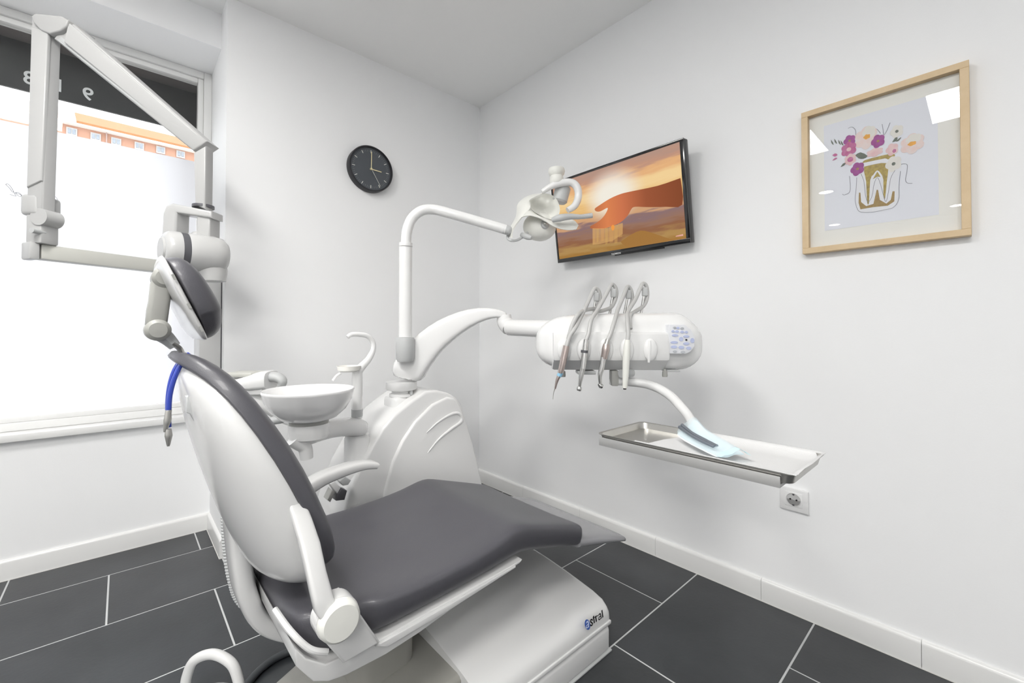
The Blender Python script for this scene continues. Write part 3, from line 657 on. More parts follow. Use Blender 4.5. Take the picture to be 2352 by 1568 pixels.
hand('air_water_syringe', 'straight white syringe handpiece, fourth from the left on the console', 'handpiece', [
    ('nozzle_hole', [(1435, 894), (1435, 891)], [.004, .0045], BLACK), ('tip', [(1435, 891), (1437, 860), (1438, 830), (1439, 812)], [.006, .0085, .0095, .0095], IVORY), ('grip', [(1439, 813), (1440, 795), (1441, 780)], [.0092, .0088, .006], IVORY)],
    [(1441, 781, .055), (1443, 765, .05), (1441, 735, .03), (1442, 716, -.02), (1458, 690, -.07), (1470, 664, -.09), (1477, 651, -.10), (1485, 658, -.105), (1487, 680, -.105), (1478, 702, -.10), (1458, 716, -.07), (1446, 726, .0), (1448, 755, .03)])

# ------------------------------------------------------------------ tray, liner, pouch
TX0, TX1, TY0, TY1 = -.905, -.705, -2.045, -1.632
def rrect(x0, x1, y0, y1, r, z, n=6):
    o = []
    for cx, cy, a0 in ((x1-r, y1-r, 0), (x0+r, y1-r, 90), (x0+r, y0+r, 180), (x1-r, y0+r, 270)):
        for i in range(n+1):
            a = math.radians(a0+90*i/n); o.append(Vector((cx+r*math.cos(a), cy+r*math.sin(a), z)))
    return o
tr = MB().loft([rrect(TX0+d, TX1-d, TY0+d, TY1-d, .018, z) for d, z in ((.004, TZ-.014), (0, TZ+.002), (-.004, TZ+.004), (-.004, TZ+.0055), (.002, TZ+.0045), (.006, TZ-.010))])
tray = thing('instrument_tray', (-.8, -1.83, TZ-.02), 'shallow stainless steel instrument tray beneath the console', 'tray')
put('tray_pan', tr, STEEL, tray, smooth=30)
LGREY2 = mat('pale_steel_grey', (.42, .42, .415), .4, metal=.3, var=.02)
put('tray_holder', MB().box((TX0-.004, TY0+.02, TZ-.022), (TX0+.0, TY1-.005, TZ-.002), .001).box((TX0, TY0+.02, TZ-.022), (TX1, TY1-.01, TZ-.016), .001), LGREY2, tray)
ln = []
LX = [(-.005, .0068), (.001, .0072), (.006, .004), (.012, -.004), (.05, -.006), (.10, -.005), (.15, -.006), (.188, -.004), (.195, .004), (.2005, .0072), (.205, .0066)]
LY = [(-.005, .0068), (.001, .0072), (.006, .004), (.014, -.004)] + [(.03+.028*i, -.006) for i in range(11)]
for i, (dy, zy) in enumerate(LY):
    ln.append([Vector((TX0+dx, TY0+dy-.03*(dx/.2)*(i/14), TZ+max(zx, zy)+.0012*math.sin(i*1.7+j*2.1)*(j not in (0, 1, 9, 10)))) for j, (dx, zx) in enumerate(LX)])
lin = put('tray_liner', MB().grid(ln, .0006), mat('white_paper', (.66, .66, .66), .8, bump=.2, bscale=300, var=.01), smooth=60)
tag(lin, 'crinkled white paper liner covering the near half of the steel tray', 'paper liner')
def pz(x, y, z): return at(1520+x/10.69, 940+y/10.69, z=z)
POU = film_mat('blue_pouch_film', (.76, .87, .91), .45, .58)
lo = [(340, 590), (600, 760), (880, 900), (1150, 1030), (1340, 1130)]; hi = [(860, 190), (1040, 470), (1420, 680), (1820, 900), (2070, 1060)]
zl = [TZ+.014, TZ+.013, TZ+.012, TZ+.010, TZ+.008]; zh = [TZ+.058, TZ+.040, TZ+.026, TZ+.018, TZ+.010]
rows = []
for i in range(5):
    a, b = pz(*lo[i], zl[i]), pz(*hi[i], zh[i]); b = a + (b-a)*min(1, .13/(b-a).length)
    rows.append([a.lerp(b, f) + ZV*(.010*math.sin(math.pi*f)*(1+.3*math.sin(i*2+f*9))) for f in [j/8 for j in range(9)]])
pt = thing('sterilisation_pouch', rows[2][4]-ZV*.02, 'pale blue sterilisation pouch lying across the tray liner', 'pouch')
put('clear_film', MB().grid(rows), POU, pt, smooth=180, sub=1)
put('paper_back', MB().grid([[p-ZV*(.004+.010*math.sin(math.pi*j/8)) for j, p in enumerate(r)] for r in rows]), mat('pouch_paper', (.80, .87, .90), .7, var=.02), pt, smooth=180, sub=1)
put('seal_strip', MB().grid([[rows[4][j]+ZV*.0015 for j in range(9)], [rows[4][j]+ZV*.001+(rows[4][j]-rows[3][j]).normalized()*.012 for j in range(9)]]), mat('aqua_seal', (.55, .79, .84), .5, var=.02), pt)
for k, (nm, lb, off) in enumerate((('dental_mirror', 'slim steel instrument nearer the edge inside the blue pouch', .20), ('dental_probe', 'slim steel instrument behind the other inside the blue pouch', .32))):
    pts = [rows[i][0].lerp(rows[i][8], off + .02*math.sin(i*2)) + ZV*.0015 for i in range(4)]
    tag(put(nm, MB().tube([p+ZV*.006 for p in pts], [.0042, .0034, .0038, .003], 10, 5), mat('dark_tool_steel', (.22, .25, .29), .35, metal=.6, var=.03)), lb, 'dental tool', 'tools in the pouch')

# ------------------------------------------------------------------ operating lamp
pole = Vector((dp(931, 700, 1.745).x, dp(931, 700, 1.745).y, 0)); LZ = lambda py: dp(931, py, 1.745).z
lamp = thing('operating_lamp', (pole.x, pole.y, LZ(828)), 'white operating lamp on a bent tubular pole in front of the television', 'lamp')
put('pole_socket', MB().lathe([(.030, 0), (.036, .012), (.0375, .06), (.036, .092), (.0345, .098), (.028, .098)], (pole.x, pole.y, LZ(830)), n=32), LGREY, lamp)
put('pole', MB().cyl((pole.x, pole.y, LZ(774)), (pole.x, pole.y, LZ(560)), .0262, n=32), UWHITE, lamp)
LD = 1.78
bend = [dp(932, 562, 1.745), dp(935, 530, 1.745), dp(946, 502, 1.75), dp(968, 484, 1.755), dp(995, 481, 1.765), dp(1030, 489, 1.765), dp(1090, 506, 1.775), dp(1162, 527, LD)]
put('arm_tube', MB().tube(bend, .0208, 20, 8), UWHITE, lamp)
put('collar', MB().cyl(dp(932, 566, 1.745), dp(932, 558, 1.745), .0268, n=32), UWHITE2, lamp)
put('end_cap', MB().tube([dp(1158, 526, LD), dp(1170, 530, LD), dp(1176, 532, LD)], [.021, .019, .008], 18, 4), LGREY, lamp)
def lz(x, y, d=0): return dp(1120+x/4.356, 360+y/4.356, LD+.03+d)
def lq(x, y, d=0): return lz(x*.9723, y*.9723, d)
def patch(A, B, dA, dB, k=5, rows_=6, bulge=0):           # curved sheet between two edge curves
    P = catmull([lq(x, y, dA) for x, y in A], [0]*len(A), k)[0]; Q = catmull([lq(x, y, dB) for x, y in B], [0]*len(B), k)[0]
    return [[p.lerp(q, r/rows_) - FH*(bulge*math.sin(math.pi*r/rows_)) for p, q in zip(P, Q)] for r in range(rows_+1)]
put('shield_cheek', MB().grid(patch([(203, 825), (225, 740), (290, 612), (312, 480), (425, 396), (560, 374)], [(245, 838), (262, 738), (350, 620), (436, 525), (430, 445), (560, 378)], .03, -.045, bulge=.012), .005), IVORY, lamp, smooth=60)
rim = [(430, 445), (470, 398), (560, 376), (655, 390), (712, 440), (742, 520), (735, 590), (690, 640), (620, 640), (545, 605), (475, 562), (438, 515)]
rp = smooth_path([lq(x, y, -.045 + .11*max(0, (560-y)/190)) for x, y in rim + rim[:1]], 4)[:-1]; rc = sum(rp, Vector())/len(rp)
put('shield_dish', MB().loft([[p.lerp(rc, f) + FH*g for p in rp] for f, g in ((0, 0), (.12, .018), (.3, .034), (.55, .046), (.8, .052), (.97, .053))], cap=False), IVORY, lamp, smooth=60)
put('shield_lip', MB().grid(patch([(350, 620), (430, 604), (520, 624), (600, 665), (655, 702), (740, 737), (840, 752), (915, 742)], [(437, 522), (478, 566), (560, 612), (640, 640), (705, 652), (780, 652), (880, 648), (936, 702)], -.055, -.03, bulge=.006), .005), IVORY, lamp, smooth=60)
bc = lz(520, 700, .045); mb = MB().ball((0, 0, 0), 1, 28)
for v in mb.bm.verts: v.co = bc + RV*(v.co.x*.072 ) + ZV*(v.co.z*.062 ) + FH*(v.co.y*.06)
put('lamp_housing', mb, IVORY, lamp, smooth=180)
put('lamp_port', MB().lathe([(0, .010), (.010, .010), (.014, .004), (.019, 0), (.019, -.01)], lz(578, 672, -.012), -FH+ZV*.35+RV*.4, 24), LGREY, lamp)
put('bulb', MB().ball(lz(578, 670, -.026), .009, 14), mat('bulb_glass', (.55, .55, .52), .1, metal=.6, var=.02), lamp)
put('pivot_nub', MB().tube([lz(340, 780, 0), lz(400, 800, -.02), lz(440, 812, -.03)], [.010, .013, .008], 14, 4), LGREY, lamp)
put('loop_ring', MB().tube([lq(206, 800, -.01), lq(206, 838, -.02), lq(240, 862, -.03), lq(300, 858, -.02), lq(360, 825, 0), lq(415, 775, .02)], .0055, 10, 6), LGREY, lamp)
put('joint_block', MB().lathe([(0, -.040), (.026, -.038), (.033, -.030), (.034, .028), (.028, .036), (0, .038)], lz(738, 375, .06), ZV+RV*.25, 28), LGREY, lamp)
put('handle_loop', MB().tube([lz(545, 352, .02), lz(640, 292, .02), lz(760, 258, .02), lz(850, 262, .02), lz(900, 320, .02), lz(905, 410, .02), lz(870, 490, .01), lz(800, 535, 0)], [.010, .014, .016, .016, .0165, .016, .015, .012], 16, 7), UWHITE, lamp)
put('top_knob', MB().lathe([(.026, 0), (.030, .01), (.029, .026), (.026, .032), (.033, .040), (.036, .052), (.033, .064), (.02, .068), (0, .069)], lz(690, 268, .03), n=28), IVORY, lamp)
put('handle_bar', MB().tube([lz(650, 632, -.07), lz(720, 612, -.085), lz(820, 598, -.085), (lz(930, 600, -.08)), lz(1045, 586, -.075)], [.010, .015, .0125, .0095, .0105], 14, 7), LGREY, lamp)

# ------------------------------------------------------------------ assistant's suction holder behind the backrest
def sh(px, py, d=1.62): return dp(px, py, d)
ass = thing('suction_holder', sh(600, 905), 'white suction instrument holder half hidden behind the backrest', 'suction holder')
put('tray_top', MB().obox(sh(565, 858), RV*.05, FH*.05, ZV*.008, .004), BEIGE, ass)
put('holder_body', MB().loft([sring(sh(px, cy), (sh(px, cy-hy)-sh(px, cy)), FH*d, .5, .6, 24) for px, cy, hy, d in ((500, 878, 12, .05), (560, 880, 14, .055), (590, 876, 20, .06), (612, 872, 22, .06), (624, 872, 20, .05))]), UWHITE, ass, smooth=60)
put('lower_shell', MB().obox(sh(575, 895), RV*.07, FH*.045, ZV*.014, .008), UWHITE2, ass)
put('grip', MB().tube([sh(612, 865), sh(635, 866), sh(648, 875), sh(645, 890)], [.02, .019, .017, .012], 16, 5, flat=1.3), LGREY, ass)
put('support_arm', MB().tube([sh(560, 900), sh(600, 925), sh(660, 962, 1.66), Vector((-1.25, -.66, .66))], [.022, .022, .022, .02], 16, 6), UWHITE2, ass)
put('suction_tip', MB().tube([sh(625, 966, 1.52), sh(645, 963, 1.5), sh(656, 958, 1.5)], [.014, .014, .011], 14, 4), LGREY, ass)

# ------------------------------------------------------------------ wall-mounted X-ray
XW = mat('xray_white_enamel', (.50, .50, .495), .35, var=.012, vscale=2); XG = mat('xray_white_gloss', (.54, .54, .535), .25, coat=.2, var=.012, vscale=2)
xr = thing('xray_machine', (XC, .15, .70), 'white wall-mounted dental X-ray with folded scissor arm in front of the window', 'X-ray machine')
put('wall_mount', MB().box((XC-.085, .055, .66), (XC-.004, .235, 1.245), .006), XW, xr)
put('mount_gap', MB().box((XC-.005, .06, .665), (XC, .23, 1.24)), DGREY, xr, smooth=0)
b0, b1 = dp(74, 577, 1.52), dp(450, 620, 2.02); bdv = (b1-b0); bdv.z = 0; bdv.normalize(); bs = bdv.cross(ZV)
b1z = Vector((b1.x, b1.y, b0.z)); 
put('bracket_arm', MB().obox((b0+b1z)/2 + bdv*.014, bdv*((b1z-b0).length/2), bs*.028, ZV*.0265, .004), BEIGE, xr)
put('arm_end_cap', MB().obox(b0 - bdv*.004, bdv*.014, bs*.031, ZV*.031, .006), XW, xr)
put('mount_pivot', MB().lathe([(.04, -.06), (.045, -.05), (.045, .05), (.04, .06)], Vector((XC-.10, .15, b0.z)), n=28), XW, xr)
D1 = 1.50
def xd(px, py, d=D1): return dp(px, py, d)
put('post_base', MB().obox(xd(98, 522, D1+.034), RV*.028, FH*.03, ZV*.062, .006), XW, xr)
put('joint_housing', MB().obox(xd(95, 476, D1+.04), RV*.034, FH*.042, ZV*.038, .014, 3), XW, xr)
put('knuckle', MB().cyl(xd(112, 502, D1+.03)-RV*.004-FH*.03, xd(112, 502, D1+.03)-RV*.004+FH*.03, .030, n=28), XW, xr)
put('lock_screw', MB().cyl(xd(108, 536, D1+.03)-FH*.05, xd(108, 536, D1+.03)-FH*.01, .009, n=16), LGREY, xr)
def slab(name, quad, d0, d1, thick, m, bev=.006):
    """long four-sided arm: quad in order start-a, end-a, end-b, start-b with a depth at each end"""
    a, b, c, d = quad; pts = [dp(*a, d0), dp(*b, d1), dp(*c, d1), dp(*d, d0)]
    return put(name, MB().prism(pts, FH*thick, bev), m, xr)
slab('lower_arm', ((60, 472), (72, 40), (112, 48), (97, 482)), D1, D1, .044, XW)
slab('arm_cover', ((60, 430), (71, 60), (109, 72), (94, 414)), D1-.006, D1-.006, .014, XG, .004)
ec = xd(113, 52)
put('elbow_cap', MB().prism([xd(x, y, D1-.012) for x, y in ((71, 36), (80, 30), (140, 36), (156, 45), (152, 57), (138, 70), (113, 77), (92, 68), (76, 52))], FH*.10, .005), XW, xr, smooth=40)
slab('upper_arm', ((122, 88), (443, 346), (476, 324), (154, 42)), D1, 1.62, .07, XW)
slab('arm_cover', ((146, 96), (418, 318), (460, 314), (156, 50)), D1-.006, 1.614, .014, XG, .004)
slab('arm_strip', ((130, 92), (430, 332), (438, 322), (140, 84)), D1-.003, 1.617, .01, LGREY, .002)
D2 = 1.61
slab('hanger', ((447, 470), (444, 350), (472, 334), (470, 480)), D2, D2, .045, XW)
put('hanger_ring', MB().cyl(dp(467, 472, D2+.03), dp(467, 478, D2+.03), .036, n=28), DGREY, xr)
yk = [(370, 548), (373, 490), (380, 472), (395, 466), (485, 484), (485, 500), (405, 488), (403, 540)]
put('yoke', MB().prism([dp(*p, D2-.01) for p in yk], FH*.07, .008), XG, xr, smooth=50)
put('yoke', MB().prism([dp(*p, D2) for p in ((452, 492), (482, 497), (481, 545), (450, 540))], FH*.06, .006), XW, xr, smooth=50)
h0, h1 = dp(372, 572, 1.52), dp(522, 590, 1.68); ha = (h1-h0).normalized(); HL = (h1-h0).length
put('tube_head', MB().lathe([(0, .066), (.066, .066), (.070, .074), (.071, .12), (.071, HL-.05), (.066, HL-.022), (.050, HL-.006), (.03, HL), (0, HL)], h0, ha, 48), XG, xr, smooth=60)
put('dark_band', MB().lathe([(.0685, .046), (.0685, .070)], h0, ha, 48), DGREY, xr, smooth=60)
put('head_cap', MB().lathe([(0, 0), (.050, .001), (.060, .006), (.066, .014), (.069, .03), (.0695, .048), (0, .048)], h0, ha, 48), XG, xr, smooth=60)
put('side_dial', MB().lathe([(0, -.006), (.040, -.005), (.044, 0), (.044, .012)], h0-ha*.0+FH*.0, ha, 36), XW, xr)
put('beam_cone', MB().tube([dp(484, 600, 1.64), dp(486, 622, 1.64), dp(487, 646, 1.64)], [.05, .052, .046], 32, 3), XG, xr, smooth=60)
put('upper_bump', MB().ball(dp(468, 545, 1.66), (.045, .05, .025), 20), XG, xr, smooth=180)

# ------------------------------------------------------------------ clock
CC = Vector((-.772, 0, 1.881)); CR = .124
clk = thing('wall_clock', (CC.x, 0, CC.z-CR), 'round black wall clock with gold hands', 'clock')
put('case', MB().lathe([(CR, -.001), (CR, -.036), (CR-.003, -.040), (CR-.007, -.040), (CR-.009, -.034), (CR-.009, -.024), (0, -.024)], CC, (0, 1, 0), 64, cap=False), mat('black_case', (.018, .018, .022), .35, var=.05), clk, smooth=40)
put('dial', MB().lathe([(CR-.008, -.0255), (CR-.008, -.0245), (0, -.0245)], CC, (0, 1, 0), 64), mat('slate_dial', (.070, .080, .092), .6, var=.03, vscale=14), clk, smooth=0)
SILV = mat('silver_mark', (.80, .79, .74), .5, metal=0, var=.02); GOLD = mat('gold_hand', (.80, .70, .42), .5, metal=0, var=.02)
def bar(name, ang, r0, r1, wd, y, m, par=None):
    d = Vector((math.sin(ang), 0, math.cos(ang))); s_ = Vector((d.z, 0, -d.x))
    return put(name, MB().obox(Vector((CC.x, y, CC.z)) + d*(r0+r1)/2, d*(r1-r0)/2, s_*wd/2, Vector((0, .0006, 0))), m, par or clk, smooth=0)
for h in range(12): bar('hour_mark', math.radians(30*h), .088, .104, .0035, -.0262, SILV)
mb = MB()
for k in range(60):
    if k % 5 == 0: continue
    a = math.radians(6*k); d = Vector((math.sin(a), 0, math.cos(a))); s_ = Vector((d.z, 0, -d.x)); mb.obox(Vector((CC.x, -.026, CC.z))+d*.098, d*.005, s_*.0006, Vector((0, .0004, 0)))
o = put('minute_marks', mb, mat('dim_mark', (.25, .26, .28), .5, var=.03), clk, smooth=0)
bar('minute_hand', math.radians(1), -.004, .094, .0042, -.031, GOLD); bar('hour_hand', math.radians(92), -.004, .060, .005, -.029, GOLD); bar('second_hand', math.radians(148), 0, .098, .0016, -.033, SILV)
put('hub', MB().lathe([(0, -.036), (.005, -.036), (.006, -.033), (.006, -.026)], CC, (0, 1, 0), 20), GOLD, clk)
put('crystal', MB().lathe([(CR-.009, -.0375), (0, -.0375)], CC, (0, 1, 0), 64, cap=False), glass_mat('clock_glass', (.99, .99, .99)), clk, smooth=0)

# ------------------------------------------------------------------ television
t0 = Vector((-.062, -.756, 1.357)); tn_v = Vector((-.058, 0, .412)).normalized(); tn_u = Vector((0, -1, 0)); tn = tn_u.cross(tn_v).normalized()
tn = tn if tn.x < 0 else -tn
TW, TH = .716, .415
tv = thing('television', (0, -1.11, 1.34), 'flat black television showing a hand in a golden sunset', 'television')
def tp(u, v, n=0): return t0 + tn_u*u + tn_v*v + tn*n
cen = tp(TW/2, TH/2, -.018)
put('housing', MB().obox(cen, tn_u*TW/2, tn_v*TH/2, tn*.018, .004), BLACK, tv)
put('rear_bulge', MB().obox(tp(TW/2, TH*.42, -.045), tn_u*TW*.36, tn_v*TH*.3, tn*.012, .008), BLACK, tv)
put('wall_bracket', MB().box((-.04, -1.2, 1.46), (-.001, -1.02, 1.66)), DGREY, tv, smooth=0)
mb = MB()
for a, b, c, d in ((0, 0, TW, .019), (0, TH-.011, TW, TH), (0, .019, .011, TH-.011), (TW-.017, .019, TW, TH-.011)):
    mb.obox(tp((a+c)/2, (b+d)/2, .001), tn_u*(c-a)/2, tn_v*(d-b)/2, tn*.0025, .001)
put('bezel', mb, mat('black_gloss', (.008, .008, .009), .15, coat=.4, var=.05), tv)
put('lower_lip', MB().obox(tp(TW*.66, -.003, -.008), tn_u*TW*.17, tn_v*.004, tn*.008, .001), BLACK, tv)
SCR = .86
def screen_mat():
    m = bpy.data.materials.new('sunset_picture'); m.use_nodes = True; nt = m.node_tree; nt.nodes.clear(); N = nt.nodes.new; K = nt.links.new
    o = N('ShaderNodeOutputMaterial'); e = N('ShaderNodeEmission'); uv = N('ShaderNodeUVMap'); sp_ = N('ShaderNodeSeparateXYZ'); K(uv.outputs[0], sp_.inputs[0])
    noi = N('ShaderNodeTexNoise'); noi.inputs['Scale'].default_value = 3.2; noi.inputs['Detail'].default_value = 6
    mp = N('ShaderNodeMapping'); mp.inputs['Scale'].default_value = (1.3, 5, 1); mp.inputs['Rotation'].default_value = (0, 0, -.06); K(uv.outputs[0], mp.inputs[0]); K(mp.outputs[0], noi.inputs['Vector'])
    ad = N('ShaderNodeMath'); ad.operation = 'MULTIPLY_ADD'; K(noi.outputs['Fac'], ad.inputs[0]); ad.inputs[1].default_value = .26; K(sp_.outputs['Y'], ad.inputs[2])
    sb = N('ShaderNodeMath'); sb.operation = 'SUBTRACT'; K(ad.outputs[0], sb.inputs[0]); sb.inputs[1].default_value = .13
    r = N('ShaderNodeValToRGB'); K(sb.outputs[0], r.inputs[0]); r.color_ramp.interpolation = 'EASE'
    els = [(0, (.42, .22, .06)), (.08, (.50, .30, .11)), (.17, (.33, .15, .08)), (.25, (.36, .20, .14)), (.34, (.30, .19, .19)), (.40, (.70, .40, .22)), (.55, (.90, .56, .22)), (.70, (1, .72, .36)), (.82, (.88, .50, .24)), (.90, (.60, .34, .24)), (1, (.52, .33, .26))]
    cr = r.color_ramp
    while len(cr.elements) < len(els): cr.elements.new(.5)
    for el, (p, c) in zip(cr.elements, els): el.position = p; el.color = (*c, 1)
    # the sun low behind the hand
    d = N('ShaderNodeVectorMath'); d.operation = 'DISTANCE'; mp2 = N('ShaderNodeMapping'); mp2.inputs['Scale'].default_value = (1.35, 1, 1); K(uv.outputs[0], mp2.inputs[0]); K(mp2.outputs[0], d.inputs[0]); d.inputs[1].default_value = (.51*1.35, .66, 0)
    r2 = N('ShaderNodeValToRGB'); K(d.outputs['Value'], r2.inputs[0]); r2.color_ramp.interpolation = 'EASE'
    r2.color_ramp.elements[0].color = (.95,)*3 + (1,); r2.color_ramp.elements[0].position = .09; r2.color_ramp.elements[1].color = (0, 0, 0, 1); r2.color_ramp.elements[1].position = .36
    mx = N('ShaderNodeMixRGB'); K(r2.outputs[0], mx.inputs[0]); K(r.outputs[0], mx.inputs[1]); mx.inputs[2].default_value = (1, .96, .86, 1)
    K(mx.outputs[0], e.inputs['Color']); e.inputs['Strength'].default_value = SCR; K(e.outputs[0], o.inputs['Surface']); return m
mb = MB().flat([tp(.011, .019, .0005), tp(TW-.013, .019, .0005), tp(TW-.013, TH-.011, .0005), tp(.011, TH-.011, .0005)])
scn = put('screen', mb, screen_mat(), tv, smooth=0, recalc=False)
ul = scn.data.uv_layers.new(name='UVMap')
for i, c in enumerate(((0, 0), (1, 0), (1, 1), (0, 1))): ul.data[i].uv = c
def tz_(x, y, n=.0012): return onplane(1120+x/4.356, 360+y/4.356, tp(0, 0, n), tn)
def pic(name, pts, m, par, n=.0012, k=4): put(name, MB().flat(smooth_path([tz_(x, y, n) for x, y in pts] + [tz_(*pts[0], n)], k)[:-1]), m, par, smooth=0)
def hand_mat():
    m = bpy.data.materials.new('backlit_hand'); m.use_nodes = True; nt = m.node_tree; nt.nodes.clear(); N = nt.nodes.new; K = nt.links.new
    o = N('ShaderNodeOutputMaterial'); e = N('ShaderNodeEmission'); tc = N('ShaderNodeTexCoord'); sx = N('ShaderNodeSeparateXYZ'); K(tc.outputs['Generated'], sx.inputs[0])
    r = N('ShaderNodeValToRGB'); K(sx.outputs['Y'], r.inputs[0])       # generated Y runs from the forearm to the fingers
    els = [(0, (.27, .08, .035)), (.35, (.38, .11, .05)), (.6, (.68, .20, .09)), (.78, (.80, .26, .10)), (1, (.50, .16, .07))]
    while len(r.color_ramp.elements) < 5: r.color_ramp.elements.new(.5)
    for el, (p, c) in zip(r.color_ramp.elements, els): el.position = p; el.color = (*c, 1)
    K(r.outputs[0], e.inputs['Color']); e.inputs['Strength'].default_value = SCR; K(e.outputs[0], o.inputs['Surface']); return m
pic('pictured_hand', [(1930, 212), (1700, 290), (1440, 345), (1330, 372), (1220, 420), (1110, 490), (1072, 520), (1085, 545), (1130, 545), (1200, 510), (1185, 560), (1140, 620), (1080, 665), (1028, 695), (1040, 718), (1150, 722), (1250, 690), (1330, 655), (1400, 590), (1440, 520), (1480, 500), (1600, 503), (1780, 500), (1948, 478)], hand_mat(), scn, k=3)
def haze_emit(name, col, st_, f):
    m = emitter(name, col, st_); nt = m.node_tree; o = next(n for n in nt.nodes if n.type == 'OUTPUT_MATERIAL'); e = next(n for n in nt.nodes if n.type == 'EMISSION')
    mx = nt.nodes.new('ShaderNodeMixShader'); tp_ = nt.nodes.new('ShaderNodeBsdfTransparent'); mx.inputs[0].default_value = f
    nt.links.new(tp_.outputs[0], mx.inputs[1]); nt.links.new(e.outputs[0], mx.inputs[2]); nt.links.new(mx.outputs[0], o.inputs['Surface']); return m
put('pictured_sand', MB().flat([tz_(x, y, .0013) for x, y in ((1050, 715), (1200, 715), (1350, 660), (1352, 770), (1250, 840), (1130, 870), (1050, 880))]), haze_emit('sand_veil', (.84, .50, .20), SCR, .45), scn, smooth=0)
for k, (x, y0, y1, wd) in enumerate(((1065, 715, 870, 16), (1100, 718, 850, 14), (1150, 715, 840, 18), (1190, 708, 870, 16), (1240, 695, 850, 26), (1285, 680, 860, 22), (1330, 668, 800, 26))):
    put('pictured_sand_stream', MB().flat([tz_(x-wd, y0, .0015), tz_(x+wd, y0, .0015), tz_(x+wd*.6, y1, .0015), tz_(x-wd*.7, y1+8, .0015)]), haze_emit('sand_stream_%d' % k, (.80+.03*(k % 3), .45+.05*(k % 2), .15), SCR, .3), scn, smooth=0)
pic('pictured_glow', [(1235, 700), (1250, 680), (1270, 695), (1262, 730), (1245, 735)], emitter('ember_glow', (1, .38, .08), SCR), scn, .0017, 3)
pic('pictured_dune', [(1330, 850), (1440, 775), (1530, 738), (1620, 752), (1760, 800), (1880, 830), (1985, 808), (1720, 858), (1420, 908)], emitter('shaded_dune', (.42, .21, .06), SCR), scn, .0018, 2)
pic('channel_logo', [(1880, 800), (1885, 790), (1955, 772), (1958, 790)], emitter('logo_pink', (.85, .45, .38), SCR), scn, .002, 1)
def tiny(txt, px, py, h, m, par):
    cu = bpy.data.curves.new('t', 'FONT'); cu.body = txt; cu.size = h; cu.align_x = 'CENTER'; cu.offset = .0002
    ob = bpy.data.objects.new('t', cu); COL.objects.link(ob); dg = bpy.context.evaluated_depsgraph_get(); me = bpy.data.meshes.new_from_object(ob.evaluated_get(dg))
    bpy.data.objects.remove(ob); bpy.data.curves.remove(cu)
    p = onplane(px, py, tp(0, 0, .0045), tn) - rootloc(par); R3 = Matrix((tn_u, tn_v, tn)).transposed().to_4x4()
    me.transform(Matrix.Translation(p) @ R3); me.materials.clear(); me.materials.append(m)
    o = bpy.data.objects.new('maker_name', me); COL.objects.link(o); o.parent = par
tiny('THOMSON', 1415, 584, .0105, mat('white_print', (.8, .8, .8), .5, var=.01), tv)

# ------------------------------------------------------------------ framed print
PY0, PY1, PZ0, PZ1 = -2.249, -1.850, 1.263, 1.753
pf = thing('picture_frame', (0, (PY0+PY1)/2, PZ0), 'pale oak framed print of a gold tooth holding flowers', 'framed picture')
FW = .019
fr = MB()
for a, b, c, d in ((PY0, PZ0, PY1, PZ0+FW), (PY0, PZ1-FW, PY1, PZ1), (PY0, PZ0+FW, PY0+FW, PZ1-FW), (PY1-FW, PZ0+FW, PY1, PZ1-FW)): fr.box((-.032, a, b), (-.002, c, d), .001, 1)
put('frame', fr, OAK, pf, smooth=0)
put('mat_board', MB().box((-.011, PY0+FW, PZ0+FW), (-.006, PY1-FW, PZ1-FW)), mat('cream_mat', (.87, .865, .82), .8, var=.01), pf, smooth=0)
def az2(x, y, X=-.0122): return at(1890+x/6.031, 260+y/6.031, x=X)
pa = [az2(0, 190), az2(1225, -165), az2(1225, 1540), az2(35, 1760)]
ya, yb_ = at(1892, 290, x=-.0115).y, at(2154, 300, x=-.0115).y
za, zb_ = at(1892, 290, x=-.0115).z, at(1895, 530, x=-.0115).z
print_ = put('print', MB().flat([Vector((-.0115, ya, za)), Vector((-.0115, yb_, za)), Vector((-.0115, yb_, zb_)), Vector((-.0115, ya, zb_))]), mat('print_paper', (.80, .82, .88), .7, var=.01), pf, smooth=0)
LAY = [.0120]
def art(name, pts, m, k=3, par=None, layer=None):
    LAY[0] += .00002; X = -(layer or LAY[0])
    q = [az2(x, y, X) for x, y in pts]; q = smooth_path(q + [q[0]], k)[:-1] if k else q
    return put(name, MB().flat(q), m, par or print_, smooth=0)
def line(name, pts, wd, m, k=4):
    LAY[0] += .00002; put(name, MB().ribbon(smooth_path([az2(x, y, -LAY[0]) for x, y in pts], k), wd*1.25/(6.031*FPX), Vector((1, 0, 0))), m, print_, smooth=0)
GLD = mat('gold_foil', (.42, .32, .07), .45, metal=.2, col2=(.20, .14, .03), vscale=140); GLD2 = mat('dark_gold_foil', (.24, .15, .05), .5, metal=.2, col2=(.36, .25, .08), vscale=160)
PUR = mat('purple_petal', (.42, .10, .36), .7, col2=(.30, .06, .24), vscale=90); MAG = mat('magenta_petal', (.48, .08, .22), .7, col2=(.60, .25, .45), vscale=90)
PNK = mat('blush_petal', (.82, .62, .58), .7, col2=(.80, .74, .72), vscale=70); PIN = mat('pink_petal', (.76, .48, .50), .7, col2=(.82, .66, .64), vscale=70)
ORG = mat('orange_stamen', (.85, .42, .08), .7, var=.1, vscale=100); CRM = mat('cream_petal', (.78, .76, .71), .7, var=.02, vscale=60); LEAF = mat('dark_leaf', (.10, .12, .10), .7, col2=(.20, .22, .18), vscale=90)
INKL = mat('fine_ink', (.22, .22, .26), .7, var=.05); PAP = mat('white_outline', (.80, .81, .85), .7, var=.01)
